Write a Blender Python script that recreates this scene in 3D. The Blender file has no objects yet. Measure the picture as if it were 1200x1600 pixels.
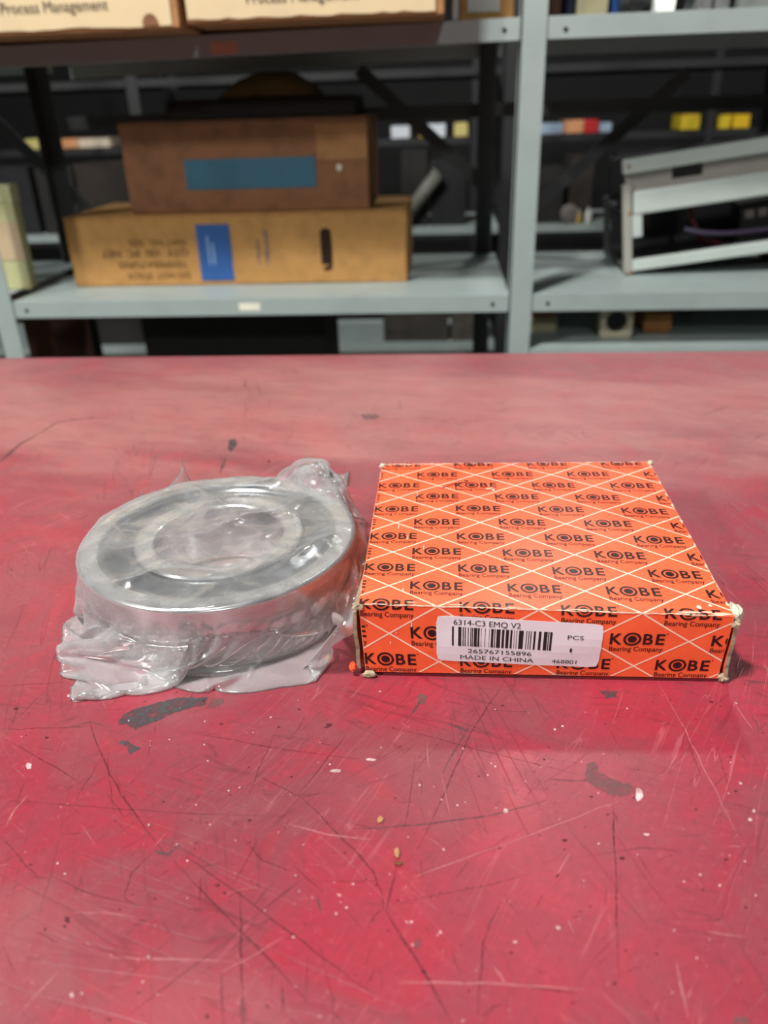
import bpy, bmesh, math, random
import numpy as np
from mathutils import Vector, Matrix

random.seed(11)
scn = bpy.context.scene
COL = scn.collection
TZ = 0.9                      # height of the table top above the floor

# ------------------------------------------------------------------ camera
F_PX, PITCH, YAW, ROLL = 1225.0, 0.4742, 0.0847, -0.0329
CAM = np.array([0.0384, -0.3003, 0.2443])          # relative to the table top
def _rot():
    cy, sy, cp, sp = math.cos(YAW), math.sin(YAW), math.cos(PITCH), math.sin(PITCH)
    fwd = np.array([-sy*cp, cy*cp, -sp]); right = np.array([cy, sy, 0.0]); up = np.cross(right, fwd)
    cr, sr = math.cos(ROLL), math.sin(ROLL)
    return np.array([right*cr+up*sr, -right*sr+up*cr, fwd])
RM = _rot()
cam_d = bpy.data.cameras.new('camera'); cam = bpy.data.objects.new('camera', cam_d); COL.objects.link(cam)
cam_d.sensor_fit = 'VERTICAL'; cam_d.sensor_height = 36.0; cam_d.sensor_width = 27.0
cam_d.lens = F_PX/1600*36.0
cam_d.clip_start = 0.01; cam_d.clip_end = 60
cam_d.dof.use_dof = True; cam_d.dof.focus_distance = 0.385; cam_d.dof.aperture_fstop = 7.4
M = Matrix.Identity(4)
for i in range(3):
    M[i][0] = RM[0][i]; M[i][1] = RM[1][i]; M[i][2] = -RM[2][i]; M[i][3] = CAM[i]+(TZ if i == 2 else 0)
cam.matrix_world = M
scn.camera = cam

# ------------------------------------------------------------------ light
scn.view_settings.view_transform = 'Standard'
scn.view_settings.look = 'None'
scn.view_settings.gamma = 1.0
scn.view_settings.use_curve_mapping = False
scn.view_settings.exposure = -0.30
scn.cycles.adaptive_threshold = .06; scn.cycles.transparent_max_bounces = 16; scn.cycles.max_bounces = 7; scn.cycles.diffuse_bounces = 3; scn.cycles.glossy_bounces = 3
wd = bpy.data.worlds.new('hall'); scn.world = wd; wd.use_nodes = True
wd.node_tree.nodes['Background'].inputs[0].default_value = (0.95, 0.97, 1.0, 1)
wd.node_tree.nodes['Background'].inputs[1].default_value = 0.05
def lamp(name, loc, aim, power, sx, sy, col=(1, .985, .95)):
    ld = bpy.data.lights.new(name, 'AREA'); ld.shape = 'RECTANGLE'; ld.size = sx; ld.size_y = sy
    ld.energy = power; ld.color = col
    o = bpy.data.objects.new(name, ld); COL.objects.link(o)
    o.location = (loc[0], loc[1], loc[2]+TZ)
    d = Vector(aim)-Vector(loc); o.rotation_euler = d.to_track_quat('-Z', 'Y').to_euler()
    return o
lamp('ceiling_lamp_front', (-0.95, -0.60, 2.9), (0, .3, 0), 178, .30, .30)
lamp('ceiling_lamp_behind', (-3.6, -2.9, 2.9), (0, .3, 0), 155, .30, .30)
lamp('fill_lamp_end', (0.9, -5.6, 2.9), (0, .3, 0), 80, .30, .30)  # fill lamp added to lighten the rack's shaded upper lip
lamp('ceiling_lamp_rear', (0.6, 2.02, 2.9), (0.6, 1.9, 0), 3.5, .30, .30)
lamp('ceiling_lamp_far', (0.5, 3.35, 2.9), (0.5, 3.6, 0), 58, .30, .30)

# ------------------------------------------------------------------ helpers
def lin(r, g, b):
    f = lambda c: (c/255/12.92) if c/255 <= .04045 else ((c/255+.055)/1.055)**2.4
    return (f(r), f(g), f(b), 1.0)
def ray(px, py):
    return RM.T@np.array([(px-600)/F_PX, -(py-800)/F_PX, 1.0])
def atY(px, py, Y):            # photograph point -> point at depth Y (table frame)
    d = ray(px, py); return CAM+d*((Y-CAM[1])/d[1])
def atZ(px, py, z=0.0):        # photograph point -> point at height z above the table top
    d = ray(px, py); return CAM+d*((z-CAM[2])/d[2])
class NT:
    """tiny node-tree writer"""
    def __init__(s, name):
        s.m = bpy.data.materials.new(name); s.m.use_nodes = True; s.t = s.m.node_tree; s.n = s.t.nodes
        s.b = s.n['Principled BSDF']; s.out = s.n['Material Output']
    def node(s, typ, **kw):
        nd = s.n.new(typ)
        for k, v in kw.items():
            if k.startswith('_'): setattr(nd, k[1:], v)
            else:
                key = k.replace('__', ' ')
                nd.inputs[int(key[1:]) if key[0] == 'i' and key[1:].isdigit() else key].default_value = v
        return nd
    def link(s, a, b): s.t.links.new(a, b)
    def coord(s, scale=(1, 1, 1), rot=(0, 0, 0), loc=(0, 0, 0)):
        tc = s.node('ShaderNodeTexCoord'); mp = s.node('ShaderNodeMapping')
        mp.inputs['Scale'].default_value = scale; mp.inputs['Rotation'].default_value = rot; mp.inputs['Location'].default_value = loc
        s.link(tc.outputs['Object'], mp.inputs[0]); return mp.outputs[0]
    def turned(s, ang, scale, loc=(0, 0, 0)):      # turn first, then stretch
        v = s.coord(rot=(0, 0, ang)); mp = s.node('ShaderNodeMapping'); mp.inputs['Scale'].default_value = scale; mp.inputs['Location'].default_value = loc
        s.link(v, mp.inputs[0]); return mp.outputs[0]
    def noise(s, vec, scale, detail=4, rough=.55, dist=0):
        n = s.node('ShaderNodeTexNoise', Scale=scale, Detail=detail, Roughness=rough, Distortion=dist)
        s.link(vec, n.inputs['Vector']); return n.outputs[0]
    def ramp(s, fac, stops, interp='LINEAR'):
        r = s.node('ShaderNodeValToRGB'); e = r.color_ramp.elements; r.color_ramp.interpolation = interp
        while len(e) < len(stops): e.new(.5)
        for el, (p, c) in zip(e, stops):
            el.position = p; el.color = c if isinstance(c, tuple) else (c, c, c, 1)
        s.link(fac, r.inputs[0]); return r.outputs[0]
    def mix(s, fac, a, b, blend='MIX'):
        m = s.node('ShaderNodeMix', _data_type='RGBA', _blend_type=blend)
        for sock, v in ((m.inputs[0], fac), (m.inputs[6], a), (m.inputs[7], b)):
            if hasattr(v, 'links'): s.link(v, sock)
            else: sock.default_value = v
        return m.outputs[2]
    def math(s, op, a, b=0.0, c=None):
        m = s.node('ShaderNodeMath', _operation=op)
        for i, v in enumerate((a, b) if c is None else (a, b, c)):
            if hasattr(v, 'links'): s.link(v, m.inputs[i])
            else: m.inputs[i].default_value = v
        return m.outputs[0]
    def bump(s, h, strength=.2, dist=.001):
        b = s.node('ShaderNodeBump', Strength=strength, Distance=dist); s.link(h, b.inputs['Height'])
        s.link(b.outputs[0], s.b.inputs['Normal']); return b
MATS = {}
def mat(name, col, rough=.6, metal=0.0, var=.12, scale=30, bump=0.0, spec=.5):
    """painted / printed / moulded surface with slight unevenness"""
    if name in MATS: return MATS[name]
    t = NT(name); v = t.coord(); n = t.noise(v, scale, 5)
    c2 = tuple(max(0, c*(1-2*var)) for c in col[:3])+(1,); c3 = tuple(min(1, c*(1+var)) for c in col[:3])+(1,)
    t.link(t.ramp(n, [(.25, c2), (.5, col), (.8, c3)]), t.b.inputs['Base Color'])
    t.b.inputs['Roughness'].default_value = rough; t.b.inputs['Metallic'].default_value = metal
    t.b.inputs['Specular IOR Level'].default_value = spec
    if bump: t.bump(n, bump, .002)
    MATS[name] = t.m; return t.m
def link(name, me, m=None, parent=None, smooth=False):
    o = bpy.data.objects.new(name, me); COL.objects.link(o)
    for x in (m if isinstance(m, (list, tuple)) else [m]):
        if x is not None: me.materials.append(x)
    if smooth:
        for p in me.polygons: p.use_smooth = True
    if parent is not None: o.parent = parent
    return o
def mesh(name, V, Fc): 
    me = bpy.data.meshes.new(name); me.from_pydata([tuple(map(float, v)) for v in V], [], [tuple(int(i) for i in f) for f in Fc]); me.update(); return me
def frombm(name, bm, m=None, parent=None, smooth=False):
    me = bpy.data.meshes.new(name); bm.normal_update(); bm.to_mesh(me); bm.free(); return link(name, me, m, parent, smooth)
def bbox(bm, x0, x1, y0, y1, z0, z1, bev=0.0, rot=None):
    g = bmesh.ops.create_cube(bm, size=1.0); vs = g['verts']
    for v in vs:
        v.co = Vector((x0+(v.co.x+.5)*(x1-x0), y0+(v.co.y+.5)*(y1-y0), z0+(v.co.z+.5)*(z1-z0)))
        if rot is not None: v.co = rot@v.co
    if bev:
        es = list({e for v in vs for e in v.link_edges})
        bmesh.ops.bevel(bm, geom=es, offset=bev, segments=2, affect='EDGES', profile=.6)
    return bm
def box(name, x0, x1, y0, y1, z0, z1, m, parent=None, bev=0.0):
    bm = bmesh.new(); bbox(bm, x0, x1, y0, y1, z0, z1, bev); return frombm(name, bm, m, parent)
def tube(bm, pts, r, seg=10):
    """round bar along a polyline"""
    pts = [Vector(p) for p in pts]; rings = []
    for i, p in enumerate(pts):
        d = (pts[min(i+1, len(pts)-1)]-pts[max(i-1, 0)]).normalized()
        a = d.orthogonal().normalized() if i == 0 else (a-d*a.dot(d)).normalized()
        b = d.cross(a); rr = r[i] if isinstance(r, (list, tuple)) else r
        rings.append([bm.verts.new(p+(a*math.cos(2*math.pi*k/seg)+b*math.sin(2*math.pi*k/seg))*rr) for k in range(seg)])
    for A, B in zip(rings, rings[1:]):
        for k in range(seg): bm.faces.new((A[k], A[(k+1) % seg], B[(k+1) % seg], B[k]))
    bm.faces.new(rings[0][::-1]); bm.faces.new(rings[-1])
def lathe(bm, prof, seg=48, cx=0, cy=0, cz=0, close=False):
    rings = []
    for r, z in prof:
        rings.append([bm.verts.new((cx+r*math.cos(2*math.pi*k/seg), cy+r*math.sin(2*math.pi*k/seg), cz+z)) for k in range(seg)])
    pr = list(zip(rings, rings[1:]))+([(rings[-1], rings[0])] if close else [])
    for A, B in pr:
        for k in range(seg): bm.faces.new((A[k], A[(k+1) % seg], B[(k+1) % seg], B[k]))
    return rings
def thing(name, label, cat, loc=(0, 0, 0), group=None, rot=(0, 0, 0)):
    o = bpy.data.objects.new(name, None); COL.objects.link(o); o.empty_display_size = .05
    o.location = (loc[0], loc[1], loc[2]); o.rotation_euler = rot
    o['label'] = label; o['category'] = cat
    if group: o['group'] = group
    return o
def tag(o, label, cat, group=None):
    o['label'] = label; o['category'] = cat
    if group: o['group'] = group
    return o
def smooth_noise(x, y, s=0.0):
    return (math.sin(x*1.7+s)+math.sin(y*2.3+1.3*s+x*.6)+math.sin((x+y)*3.1+2.1*s))/3
def text_mesh(body, size, offset=0.0, spacing=1.0):
    """flat lettering as vertices / faces in the plane, origin at its baseline start"""
    cu = bpy.data.curves.new('lettering', 'FONT'); cu.body = body; cu.size = size; cu.offset = offset
    cu.space_character = spacing; cu.resolution_u = 3; cu.fill_mode = 'FRONT'
    ob = bpy.data.objects.new('lettering', cu); COL.objects.link(ob)
    dg = bpy.context.evaluated_depsgraph_get()
    me = bpy.data.meshes.new_from_object(ob.evaluated_get(dg))
    V = [(v.co.x, v.co.y) for v in me.vertices]; Fc = [tuple(p.vertices) for p in me.polygons]
    COL.objects.unlink(ob); bpy.data.objects.remove(ob); bpy.data.curves.remove(cu); bpy.data.meshes.remove(me)
    return V, Fc
def fit_text(body, width, height=None, offset=0.0):
    """lettering scaled to a given width (and cap height)"""
    V, Fc = text_mesh(body, 1.0, offset)
    xs = [v[0] for v in V]; x0 = min(xs); k = width/(max(xs)-x0)
    kz = k if height is None else height/max(v[1] for v in V)
    return [((x-x0)*k, y*kz) for x, y in V], Fc
def front_text(name, body, x0, z0, Y, width, height, m, parent, flip=False, vertical=False):
    V, Fc = fit_text(body, width, height)
    P = []
    for x, y in V:
        if flip: x, y = width-x, height-y
        if vertical: x, y = -y+height, x
        P.append((x0+x, Y, z0+y))
    return link(name, mesh(name, P, Fc), m, parent)
def finish(root):
    """put the origin of a thing at its base and lift it from the table frame to the floor frame"""
    objs = [root]+list(root.children_recursive)
    P = [v.co for o in objs if o.type == 'MESH' for v in o.data.vertices]
    n = len(P); A = np.empty((n, 3))
    for i, p in enumerate(P): A[i] = p
    lo, hi = A.min(0), A.max(0)
    base = Vector(((lo[0]+hi[0])/2, (lo[1]+hi[1])/2, lo[2]))
    done = set()
    for o in objs:
        if o.type == 'MESH' and o.data.name not in done:
            o.data.transform(Matrix.Translation(-base)); done.add(o.data.name)
    root.location = base+Vector((0, 0, TZ))
    return root

# ------------------------------------------------------------------ the room
def floor_material():
    t = NT('worn_concrete'); v = t.coord(); n = t.noise(v, 3, 8); n2 = t.noise(v, 60, 4)
    c = t.mix(.35, t.ramp(n, [(.3, lin(70, 68, 64)), (.7, lin(100, 98, 94))]), t.ramp(n2, [(.3, lin(80, 78, 74)), (.7, lin(104, 102, 98))]))
    t.link(c, t.b.inputs['Base Color']); t.b.inputs['Roughness'].default_value = .6; t.bump(n2, .2, .002); return t.m
hall = mat('painted_block_wall', lin(92, 94, 94), .8, var=.1, scale=4, bump=.1)
for nm, bb, m_ in (('floor', (-6, 6, -7, 7, -.1, 0), floor_material()), ('wall_back', (-6, 6, 7, 7.2, 0, 4.4), mat('dark_end_wall', lin(22, 23, 24), .8, var=.1, scale=4)), ('wall_front', (-6, 6, -7.2, -7, 0, 4.4), mat('white_front_wall', lin(206, 206, 202), .8, var=.05, scale=4)), ('wall_left', (-6.2, -6, -7, 7, 0, 4.4), hall), ('wall_right', (6, 6.2, -7, 7, 0, 4.4), hall),
                   ('ceiling', (-6, 6, -7, 7, 4.4, 4.5), mat('grey_roof_deck', lin(84, 86, 86), .8, var=.08, scale=3))):
    o = box(nm, *bb, m_); o['kind'] = 'structure'

# ------------------------------------------------------------------ the red work table
def table_material():
    t = NT('worn_red_paint'); v = t.coord()
    big = t.noise(v, 3.6, 3, .6, .6); mid = t.noise(v, 22, 4, .65, .8); fine = t.noise(v, 330, 3, .75)
    gates = [t.noise(v, 6+4*q, 2) for q in range(3)]
    c = t.ramp(big, [(.30, lin(143, 33, 54)), (.46, lin(145, 41, 59)), (.56, lin(137, 47, 61)), (.70, lin(124, 53, 63))])
    c = t.mix(t.ramp(mid, [(.36, .60), (.50, 0.0)]), c, lin(166, 36, 56))
    c = t.mix(t.ramp(mid, [(.52, 0.0), (.68, .55)]), c, lin(128, 62, 66))
    c = t.mix(t.ramp(fine, [(.54, 0.0), (.74, .50)]), c, lin(104, 40, 48))
    c = t.mix(t.ramp(fine, [(.26, .34), (.42, 0.0)]), c, lin(188, 90, 98))
    # rubbed, chalky areas
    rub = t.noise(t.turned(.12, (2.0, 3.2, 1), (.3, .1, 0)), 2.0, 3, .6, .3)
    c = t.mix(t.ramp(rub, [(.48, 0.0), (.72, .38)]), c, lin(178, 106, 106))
    # pale strip beyond the middle: faint chalk streaks plus grazing sheen put into the colour
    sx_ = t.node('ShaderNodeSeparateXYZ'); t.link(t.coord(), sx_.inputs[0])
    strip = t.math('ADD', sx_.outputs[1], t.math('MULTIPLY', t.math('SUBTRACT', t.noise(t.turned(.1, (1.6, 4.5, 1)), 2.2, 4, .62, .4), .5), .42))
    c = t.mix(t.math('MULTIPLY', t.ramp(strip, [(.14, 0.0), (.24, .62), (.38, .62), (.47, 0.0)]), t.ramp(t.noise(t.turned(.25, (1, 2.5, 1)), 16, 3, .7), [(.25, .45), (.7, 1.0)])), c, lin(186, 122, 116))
    # hairline scratches in several directions
    hsum = None
    for k, (ang, sx, sy, w, f, dark) in enumerate(((.35, 7, 130, .010, .55, 1), (-.72, 8, 150, .009, .55, 1), (1.25, 7, 120, .010, .6, 1), (2.2, 9, 170, .008, .5, 1), (.12, 7, 150, .009, .45, 1), (-1.1, 9, 190, .008, .35, 0), (.75, 8, 170, .008, .3, 0))):
        n = t.noise(t.turned(ang, (sx, sy*.75, 1), (k*3.1, k*1.7, 0)), 1.0, 1.0, .5, .25)
        line = t.ramp(t.math('ABSOLUTE', t.math('SUBTRACT', n, .5)), [(0.0, 1.0), (w, 0.0)])
        gate = t.ramp(gates[k % 3], [(.46, 0.0), (.62, f)] if k < 4 else [(.38, f), (.54, 0.0)])
        fac = t.math('MULTIPLY', line, gate)
        c = t.mix(fac, c, lin(98, 30, 40) if dark else lin(190, 110, 116))
        hsum = fac if hsum is None else t.math('ADD', hsum, fac)
    t.link(c, t.b.inputs['Base Color'])
    t.link(t.ramp(mid, [(.3, .34), (.7, .48)]), t.b.inputs['Roughness'])
    t.b.inputs['Specular IOR Level'].default_value = .7; t.b.inputs['Sheen Weight'].default_value = .9; t.b.inputs['Sheen Roughness'].default_value = .35; t.b.inputs['Sheen Tint'].default_value = (1, .92, .88, 1)      # fine dust lying on the paint
    h = t.math('SUBTRACT', t.math('MULTIPLY', fine, .5), hsum); t.bump(h, .25, .0006)
    return t.m
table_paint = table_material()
tb = thing('work_table', 'big red painted work table with scratched worn top', 'table')
YB = .562
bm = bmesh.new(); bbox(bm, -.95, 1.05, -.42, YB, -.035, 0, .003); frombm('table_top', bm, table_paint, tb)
steel_red = mat('red_leg_paint', lin(140, 36, 48), .5)
for lx in (-.88, .98):
    for ly in (-.36, YB-.06):
        box('leg', lx-.03, lx+.03, ly-.03, ly+.03, -TZ, -.035, steel_red, tb, .003)
for ly in (-.36, YB-.06):
    box('rail', -.85, .95, ly-.015, ly+.015, -.12, -.035, steel_red, tb, .002)

# scratches, worn patches and paint flecks lying in the paint
def ribbon_set(name, lines, m, z):
    V, Fc = [], []
    for li, (pts, w) in enumerate(lines):
        P = [atZ(*p) for p in pts]
        # resample with a little waver
        R = []
        for a, b in zip(P, P[1:]):
            k = max(2, int(np.linalg.norm(b-a)/.006))
            for i in range(k): R.append(a+(b-a)*i/k)
        R.append(P[-1]); n = len(R); i0 = len(V)
        for i, p in enumerate(R):
            d = R[min(i+1, n-1)]-R[max(i-1, 0)]; d /= np.linalg.norm(d)+1e-9; nn = np.array([-d[1], d[0], 0])
            taper = min(1, .25+3*min(i, n-1-i)/n); ww = .8*w*taper*(.7+.6*random.random())
            p = p+nn*random.uniform(-.0003, .0003)
            V += [p+nn*ww/2+np.array([0, 0, z]), p-nn*ww/2+np.array([0, 0, z])]
            if i: Fc.append((i0+2*i-2, i0+2*i-1, i0+2*i+1, i0+2*i))
    o = link(name, mesh(name, V, Fc), m, tb); o['kind'] = 'stuff'; return o
def mark_material(name, col, cover, scale=400):
    t = NT(name); t.b.inputs['Base Color'].default_value = col; t.b.inputs['Roughness'].default_value = .6
    n = t.noise(t.coord(), scale, 4); t.link(t.ramp(n, [(.30, cover*.25), (.62, cover)]), t.b.inputs['Alpha']); return t.m
dark_lines = [([(140,1128),(150,1160),(172,1210),(200,1258),(230,1297),(262,1338)],.0008), ([(8,1155),(70,1190),(130,1225)],.0005),
  ([(0,1250),(100,1257),(200,1265),(320,1272),(440,1276)],.0004), ([(300,1145),(410,1165),(480,1176),(565,1187)],.0006),
  ([(540,1150),(503,1195),(465,1245)],.0006), ([(432,1140),(405,1200),(385,1255)],.0005), ([(470,1245),(500,1272),(525,1300),(555,1330),(585,1365),(596,1395),(598,1420)],.0008),
  ([(270,1345),(320,1398),(375,1455),(435,1515),(480,1565)],.0007), ([(290,1338),(370,1395),(450,1455),(550,1530),(590,1558)],.0007),
  ([(375,1390),(376,1450),(377,1510),(379,1565)],.0008), ([(345,1520),(350,1600)],.0008), ([(441,1540),(442,1582)],.0010), ([(375,1450),(430,1405),(480,1370)],.0005),
  ([(370,1460),(290,1520),(200,1585)],.0005), ([(365,1380),(385,1345),(402,1312)],.0006), ([(790,1062),(735,1145),(705,1215),(675,1280),(650,1330)],.0006),
  ([(600,1135),(680,1153),(750,1172),(830,1192),(910,1212)],.0005), ([(957,1245),(961,1350),(964,1440),(968,1530)],.0006), ([(600,1420),(645,1490),(680,1550),(706,1600)],.0010),
  ([(620,1352),(612,1390),(605,1424)],.0008), ([(625,1410),(700,1396),(765,1382),(830,1365)],.0005), ([(785,1405),(765,1445),(755,1475),(745,1590)],.0006),
  ([(0,1140),(60,1138),(140,1135)],.0006), ([(0,1072),(110,1066)],.0004), ([(18,1130),(70,1080)],.0004), ([(155,1190),(115,1255)],.0004), ([(280,1212),(315,1193)],.0005),
  ([(440,1245),(500,1240),(470,1246),(430,1290)],.0004), ([(380,1310),(410,1345),(455,1362)],.0005), ([(455,1350),(505,1395)],.0005), ([(495,1378),(600,1376)],.0003),
  ([(0,1305),(40,1352),(62,1372)],.0005), ([(80,1370),(150,1400),(230,1416)],.0004), ([(240,1330),(205,1365),(195,1400)],.0006), ([(690,1155),(640,1215)],.0004),
  ([(760,1110),(830,1112)],.0004), ([(1120,1160),(1140,1240)],.0004), ([(1060,1120),(1100,1225)],.0004), ([(400,1210),(470,1245)],.0005), ([(650,1180),(640,1250),(630,1300)],.0004),
  ([(905,1340),(1000,1325),(1080,1330)],.0003), ([(500,1480),(520,1560),(522,1600)],.0004), ([(480,1490),(478,1560)],.0004), ([(805,1540),(850,1545),(900,1552)],.0006), ([(170,1170),(168,1200),(180,1285)],.0004)]
rnd = random.Random(5)
for _ in range(110):
    x, y = rnd.uniform(0, 1200), rnd.uniform(1090, 1590); a = rnd.gauss(0, .9)+rnd.choice((.5, 2.2)); L = rnd.uniform(8, 55)
    dark_lines.append(([(x, y), (x+L*.5*math.cos(a)+rnd.uniform(-3, 3), y+L*.5*math.sin(a)), (x+L*math.cos(a), y+L*math.sin(a))], rnd.uniform(.0002, .0005)))
ribbon_set('dark_scratches', dark_lines, mark_material('scratch_dark', lin(88, 30, 40), .62), .00006)
ribbon_set('grey_scratches', [([(550,1296),(600,1293),(700,1284),(760,1275),(800,1265),(855,1251)],.0010), ([(378,1560),(380,1602)],.0030), ([(860,1218),(915,1221)],.0012), ([(1160,1062),(1200,1067)],.0016),
  ([(0,722),(30,695),(60,678)],.0045), ([(60,678),(90,660),(120,655),(168,652)],.0030), ([(354,712),(344,740)],.0030), ([(640,1120),(660,1090)],.0016), ([(700,1130),(735,1145)],.0020), ([(690,1210),(735,1130)],.0010),
  ([(95,1140),(140,1128),(170,1137)],.0010), ([(240,1330),(262,1336),(280,1320)],.0018), ([(495,1400),(502,1425)],.0016)], mark_material('scratch_grey', lin(84, 72, 72), .6), .00008)
light_lines = [([(705,1350),(770,1325),(840,1300),(905,1275),(970,1250)],.0006), ([(840,1300),(740,1337),(640,1372)],.0006), ([(1030,1070),(1070,1140),(1120,1240),(1150,1300)],.0006), ([(1145,1095),(1180,1145)],.0006),
  ([(115,1425),(160,1427),(215,1434)],.0008), ([(42,1243),(24,1265),(8,1292)],.0012), ([(345,1520),(395,1495),(445,1462)],.0008), ([(450,1287),(510,1304),(580,1312)],.0010), ([(1105,1455),(1165,1465)],.0008),
  ([(25,1590),(60,1552),(95,1515)],.0008), ([(892,1330),(865,1378)],.0007), ([(886,1438),(897,1458)],.0012), ([(772,1510),(792,1540)],.0010), ([(690,1210),(705,1280)],.0005), ([(1055,1500),(1075,1590)],.0010), ([(190,1497),(280,1498),(370,1503)],.0010),
  ([(668,1160),(670,1205)],.0006), ([(620,1535),(760,1537),(915,1546)],.0010), ([(340,1400),(400,1385)],.0004)]
for _ in range(40):
    x, y = rnd.uniform(0, 1200), rnd.uniform(1090, 1590); a = rnd.uniform(0, 3.1); L = rnd.uniform(6, 40)
    light_lines.append(([(x, y), (x+L*math.cos(a), y+L*math.sin(a))], rnd.uniform(.0002, .0005)))
ribbon_set('pale_scratches', light_lines, mark_material('scratch_pale', lin(214, 140, 142), .45), .00007)
def patch_set(name, polys, m, z, jit=.0006):
    V, Fc = [], []
    for pts in polys:
        P = [atZ(*p) for p in pts]; R = []
        for a, b in zip(P, P[1:]+P[:1]):
            k = max(1, int(np.linalg.norm(b-a)/.0012))
            for i in range(k): R.append(a+(b-a)*i/k+np.array([random.uniform(-jit, jit), random.uniform(-jit, jit), 0]))
        i0 = len(V); V += [p+np.array([0, 0, z]) for p in R]; Fc.append(tuple(range(i0, len(V))))
    me = mesh(name, V, Fc); o = link(name, me, m, tb); o['kind'] = 'stuff'
    bm = bmesh.new(); bm.from_mesh(me); bmesh.ops.triangulate(bm, faces=bm.faces[:]); bmesh.ops.recalc_face_normals(bm, faces=bm.faces[:])
    for f in bm.faces:
        if f.normal.z < 0: f.normal_flip()
    bm.to_mesh(me); bm.free(); return o
patch_set('worn_bare_patches', [[(185,1132),(193,1115),(215,1107),(250,1097),(280,1091),(325,1090),(320,1102),(295,1107),(270,1115),(250,1125),(230,1132),(210,1140),(200,1132)],
  [(185,1160),(192,1156),(207,1162),(220,1170),(205,1179),(200,1170)], [(938,1058+22),(965,1080),(962,1090),(945,1092)],
  [(358,688),(368,686),(371,694),(362,706),(356,703)]], mark_material('bare_steel', lin(70, 66, 70), .97, 260), .00010)
patch_set('rubbed_grey_patches', [[(917,1192),(932,1192),(935,1205),(952,1215),(970,1222),(995,1230),(985,1242),(960,1245),(940,1237),(925,1227),(912,1220)],
  [(563,648),(585,647),(597,651),(585,655),(570,656)], [(645,1470),(655,1466),(660,1476),(652,1484),(646,1480)], [(1145,1600),(1150,1590),(1170,1590),(1176,1600)], [(330,1090),(350,1092),(345,1104),(322,1108)],
  [(652,1085),(668,1086),(664,1102),(650,1100)]], mark_material('rubbed_primer', lin(108, 84, 84), .62, 300), .00009)
flecks = []
for _ in range(150):
    x, y = rnd.uniform(0, 1200), rnd.uniform(1080, 1595); r = rnd.choice((1, 1.3, 1.6, 2.0))*rnd.uniform(.6, 1.3)
    flecks.append([(x+r*math.cos(a)*rnd.uniform(.6, 1.2), y+r*.8*math.sin(a)*rnd.uniform(.6, 1.2)) for a in (0, 1.05, 2.1, 3.14, 4.2, 5.2)])
for (x, y, rx, ry) in ((998,1243,6,11),(790,1267,4,4),(1178,1267,3,3),(1172,1281,3,3),(45,1197,5,6),(112,1555,3,4),(530,1399,3,2),(525,1428,2,2),(872,1450,4,3),(688,1457,2,2),(805,1472,3,2),(1010,1304,5,2),(580,1187,8,2),(525,1205,10,3)):
    flecks.append([(x+rx*math.cos(a)*rnd.uniform(.7, 1.2), y+ry*math.sin(a)*rnd.uniform(.7, 1.2)) for a in np.linspace(0, 6.28, 10)[:-1]])
patch_set('pale_flecks', flecks, mark_material('fleck_white', lin(232, 205, 202), .9, 200), .00012, .0001)
specks = []
for _ in range(170):
    x, y = rnd.uniform(0, 1200), rnd.uniform(1080, 1595); r = rnd.choice((1, 1.4, 1.8, 2.6))*rnd.uniform(.6, 1.3)
    specks.append([(x+r*1.4*math.cos(a)*rnd.uniform(.6, 1.2), y+r*.8*math.sin(a)*rnd.uniform(.6, 1.2)) for a in (0, 1.05, 2.1, 3.14, 4.2, 5.2)])
for (x, y, rx, ry) in ((105,1437,5,6),(101,1448,3,2),(323,1588,3,5),(514,1133,5,3),(972,1341,4,3),(420,721,3,2)):
    specks.append([(x+rx*math.cos(a)*rnd.uniform(.7, 1.2), y+ry*math.sin(a)*rnd.uniform(.7, 1.2)) for a in np.linspace(0, 6.28, 10)[:-1]])
patch_set('dark_specks', specks, mark_material('speck_dark', lin(84, 22, 34), .85, 300), .00011, .0001)
finish(tb); tb.location.z = 0

# ------------------------------------------------------------------ bearing
BX, BY, BR, BZ0, BH = -.0855, .0735, .0750, .0016, .0360
def steel(name, col, rough, aniso=True):
    t = NT(name); t.b.inputs['Metallic'].default_value = 1.0
    n = t.noise(t.coord((1, 1, 6)), 60, 5)
    t.link(t.ramp(n, [(.3, tuple(c*.86 for c in col[:3])+(1,)), (.7, col)]), t.b.inputs['Base Color'])
    t.link(t.ramp(n, [(.3, rough*.8), (.7, rough*1.25)]), t.b.inputs['Roughness']); return t.m
ring_steel = steel('ground_bearing_steel', (.86, .87, .87, 1), .24)
shield_steel = steel('pressed_shield_steel', (.26, .28, .30, 1), .22)
br = thing('ball_bearing', 'large steel ball bearing lying flat inside the clear plastic bag', 'bearing')
c = .0022
def ringpart(name, prof, m):
    bm = bmesh.new(); lathe(bm, [(r, z) for r, z in prof], 96, BX, BY, BZ0, close=True)
    bmesh.ops.recalc_face_normals(bm, faces=bm.faces[:]); o = frombm(name, bm, m, br, True)
    o.modifiers.new('crisp', 'EDGE_SPLIT').split_angle = math.radians(28); return o
def arc(cx_, cz_, r, a0, a1, n=5): return [(cx_+r*math.cos(math.radians(a0+(a1-a0)*i/n)), cz_+r*math.sin(math.radians(a0+(a1-a0)*i/n))) for i in range(n+1)]
ringpart('outer_ring', arc(BR-c, c, c, -90, 0)+arc(BR-c, BH-c, c, 0, 90)+[(.0650, BH), (.0642, BH-.0010), (.0642, .0010), (.0650, 0)], ring_steel)
ringpart('inner_ring', [(.0455, .0010), (.0463, .0012), (.0463, BH-.0012), (.0455, BH)]+arc(.035+c, BH-c, c, 90, 180)+arc(.035+c, c, c, 180, 270), ring_steel)
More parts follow.
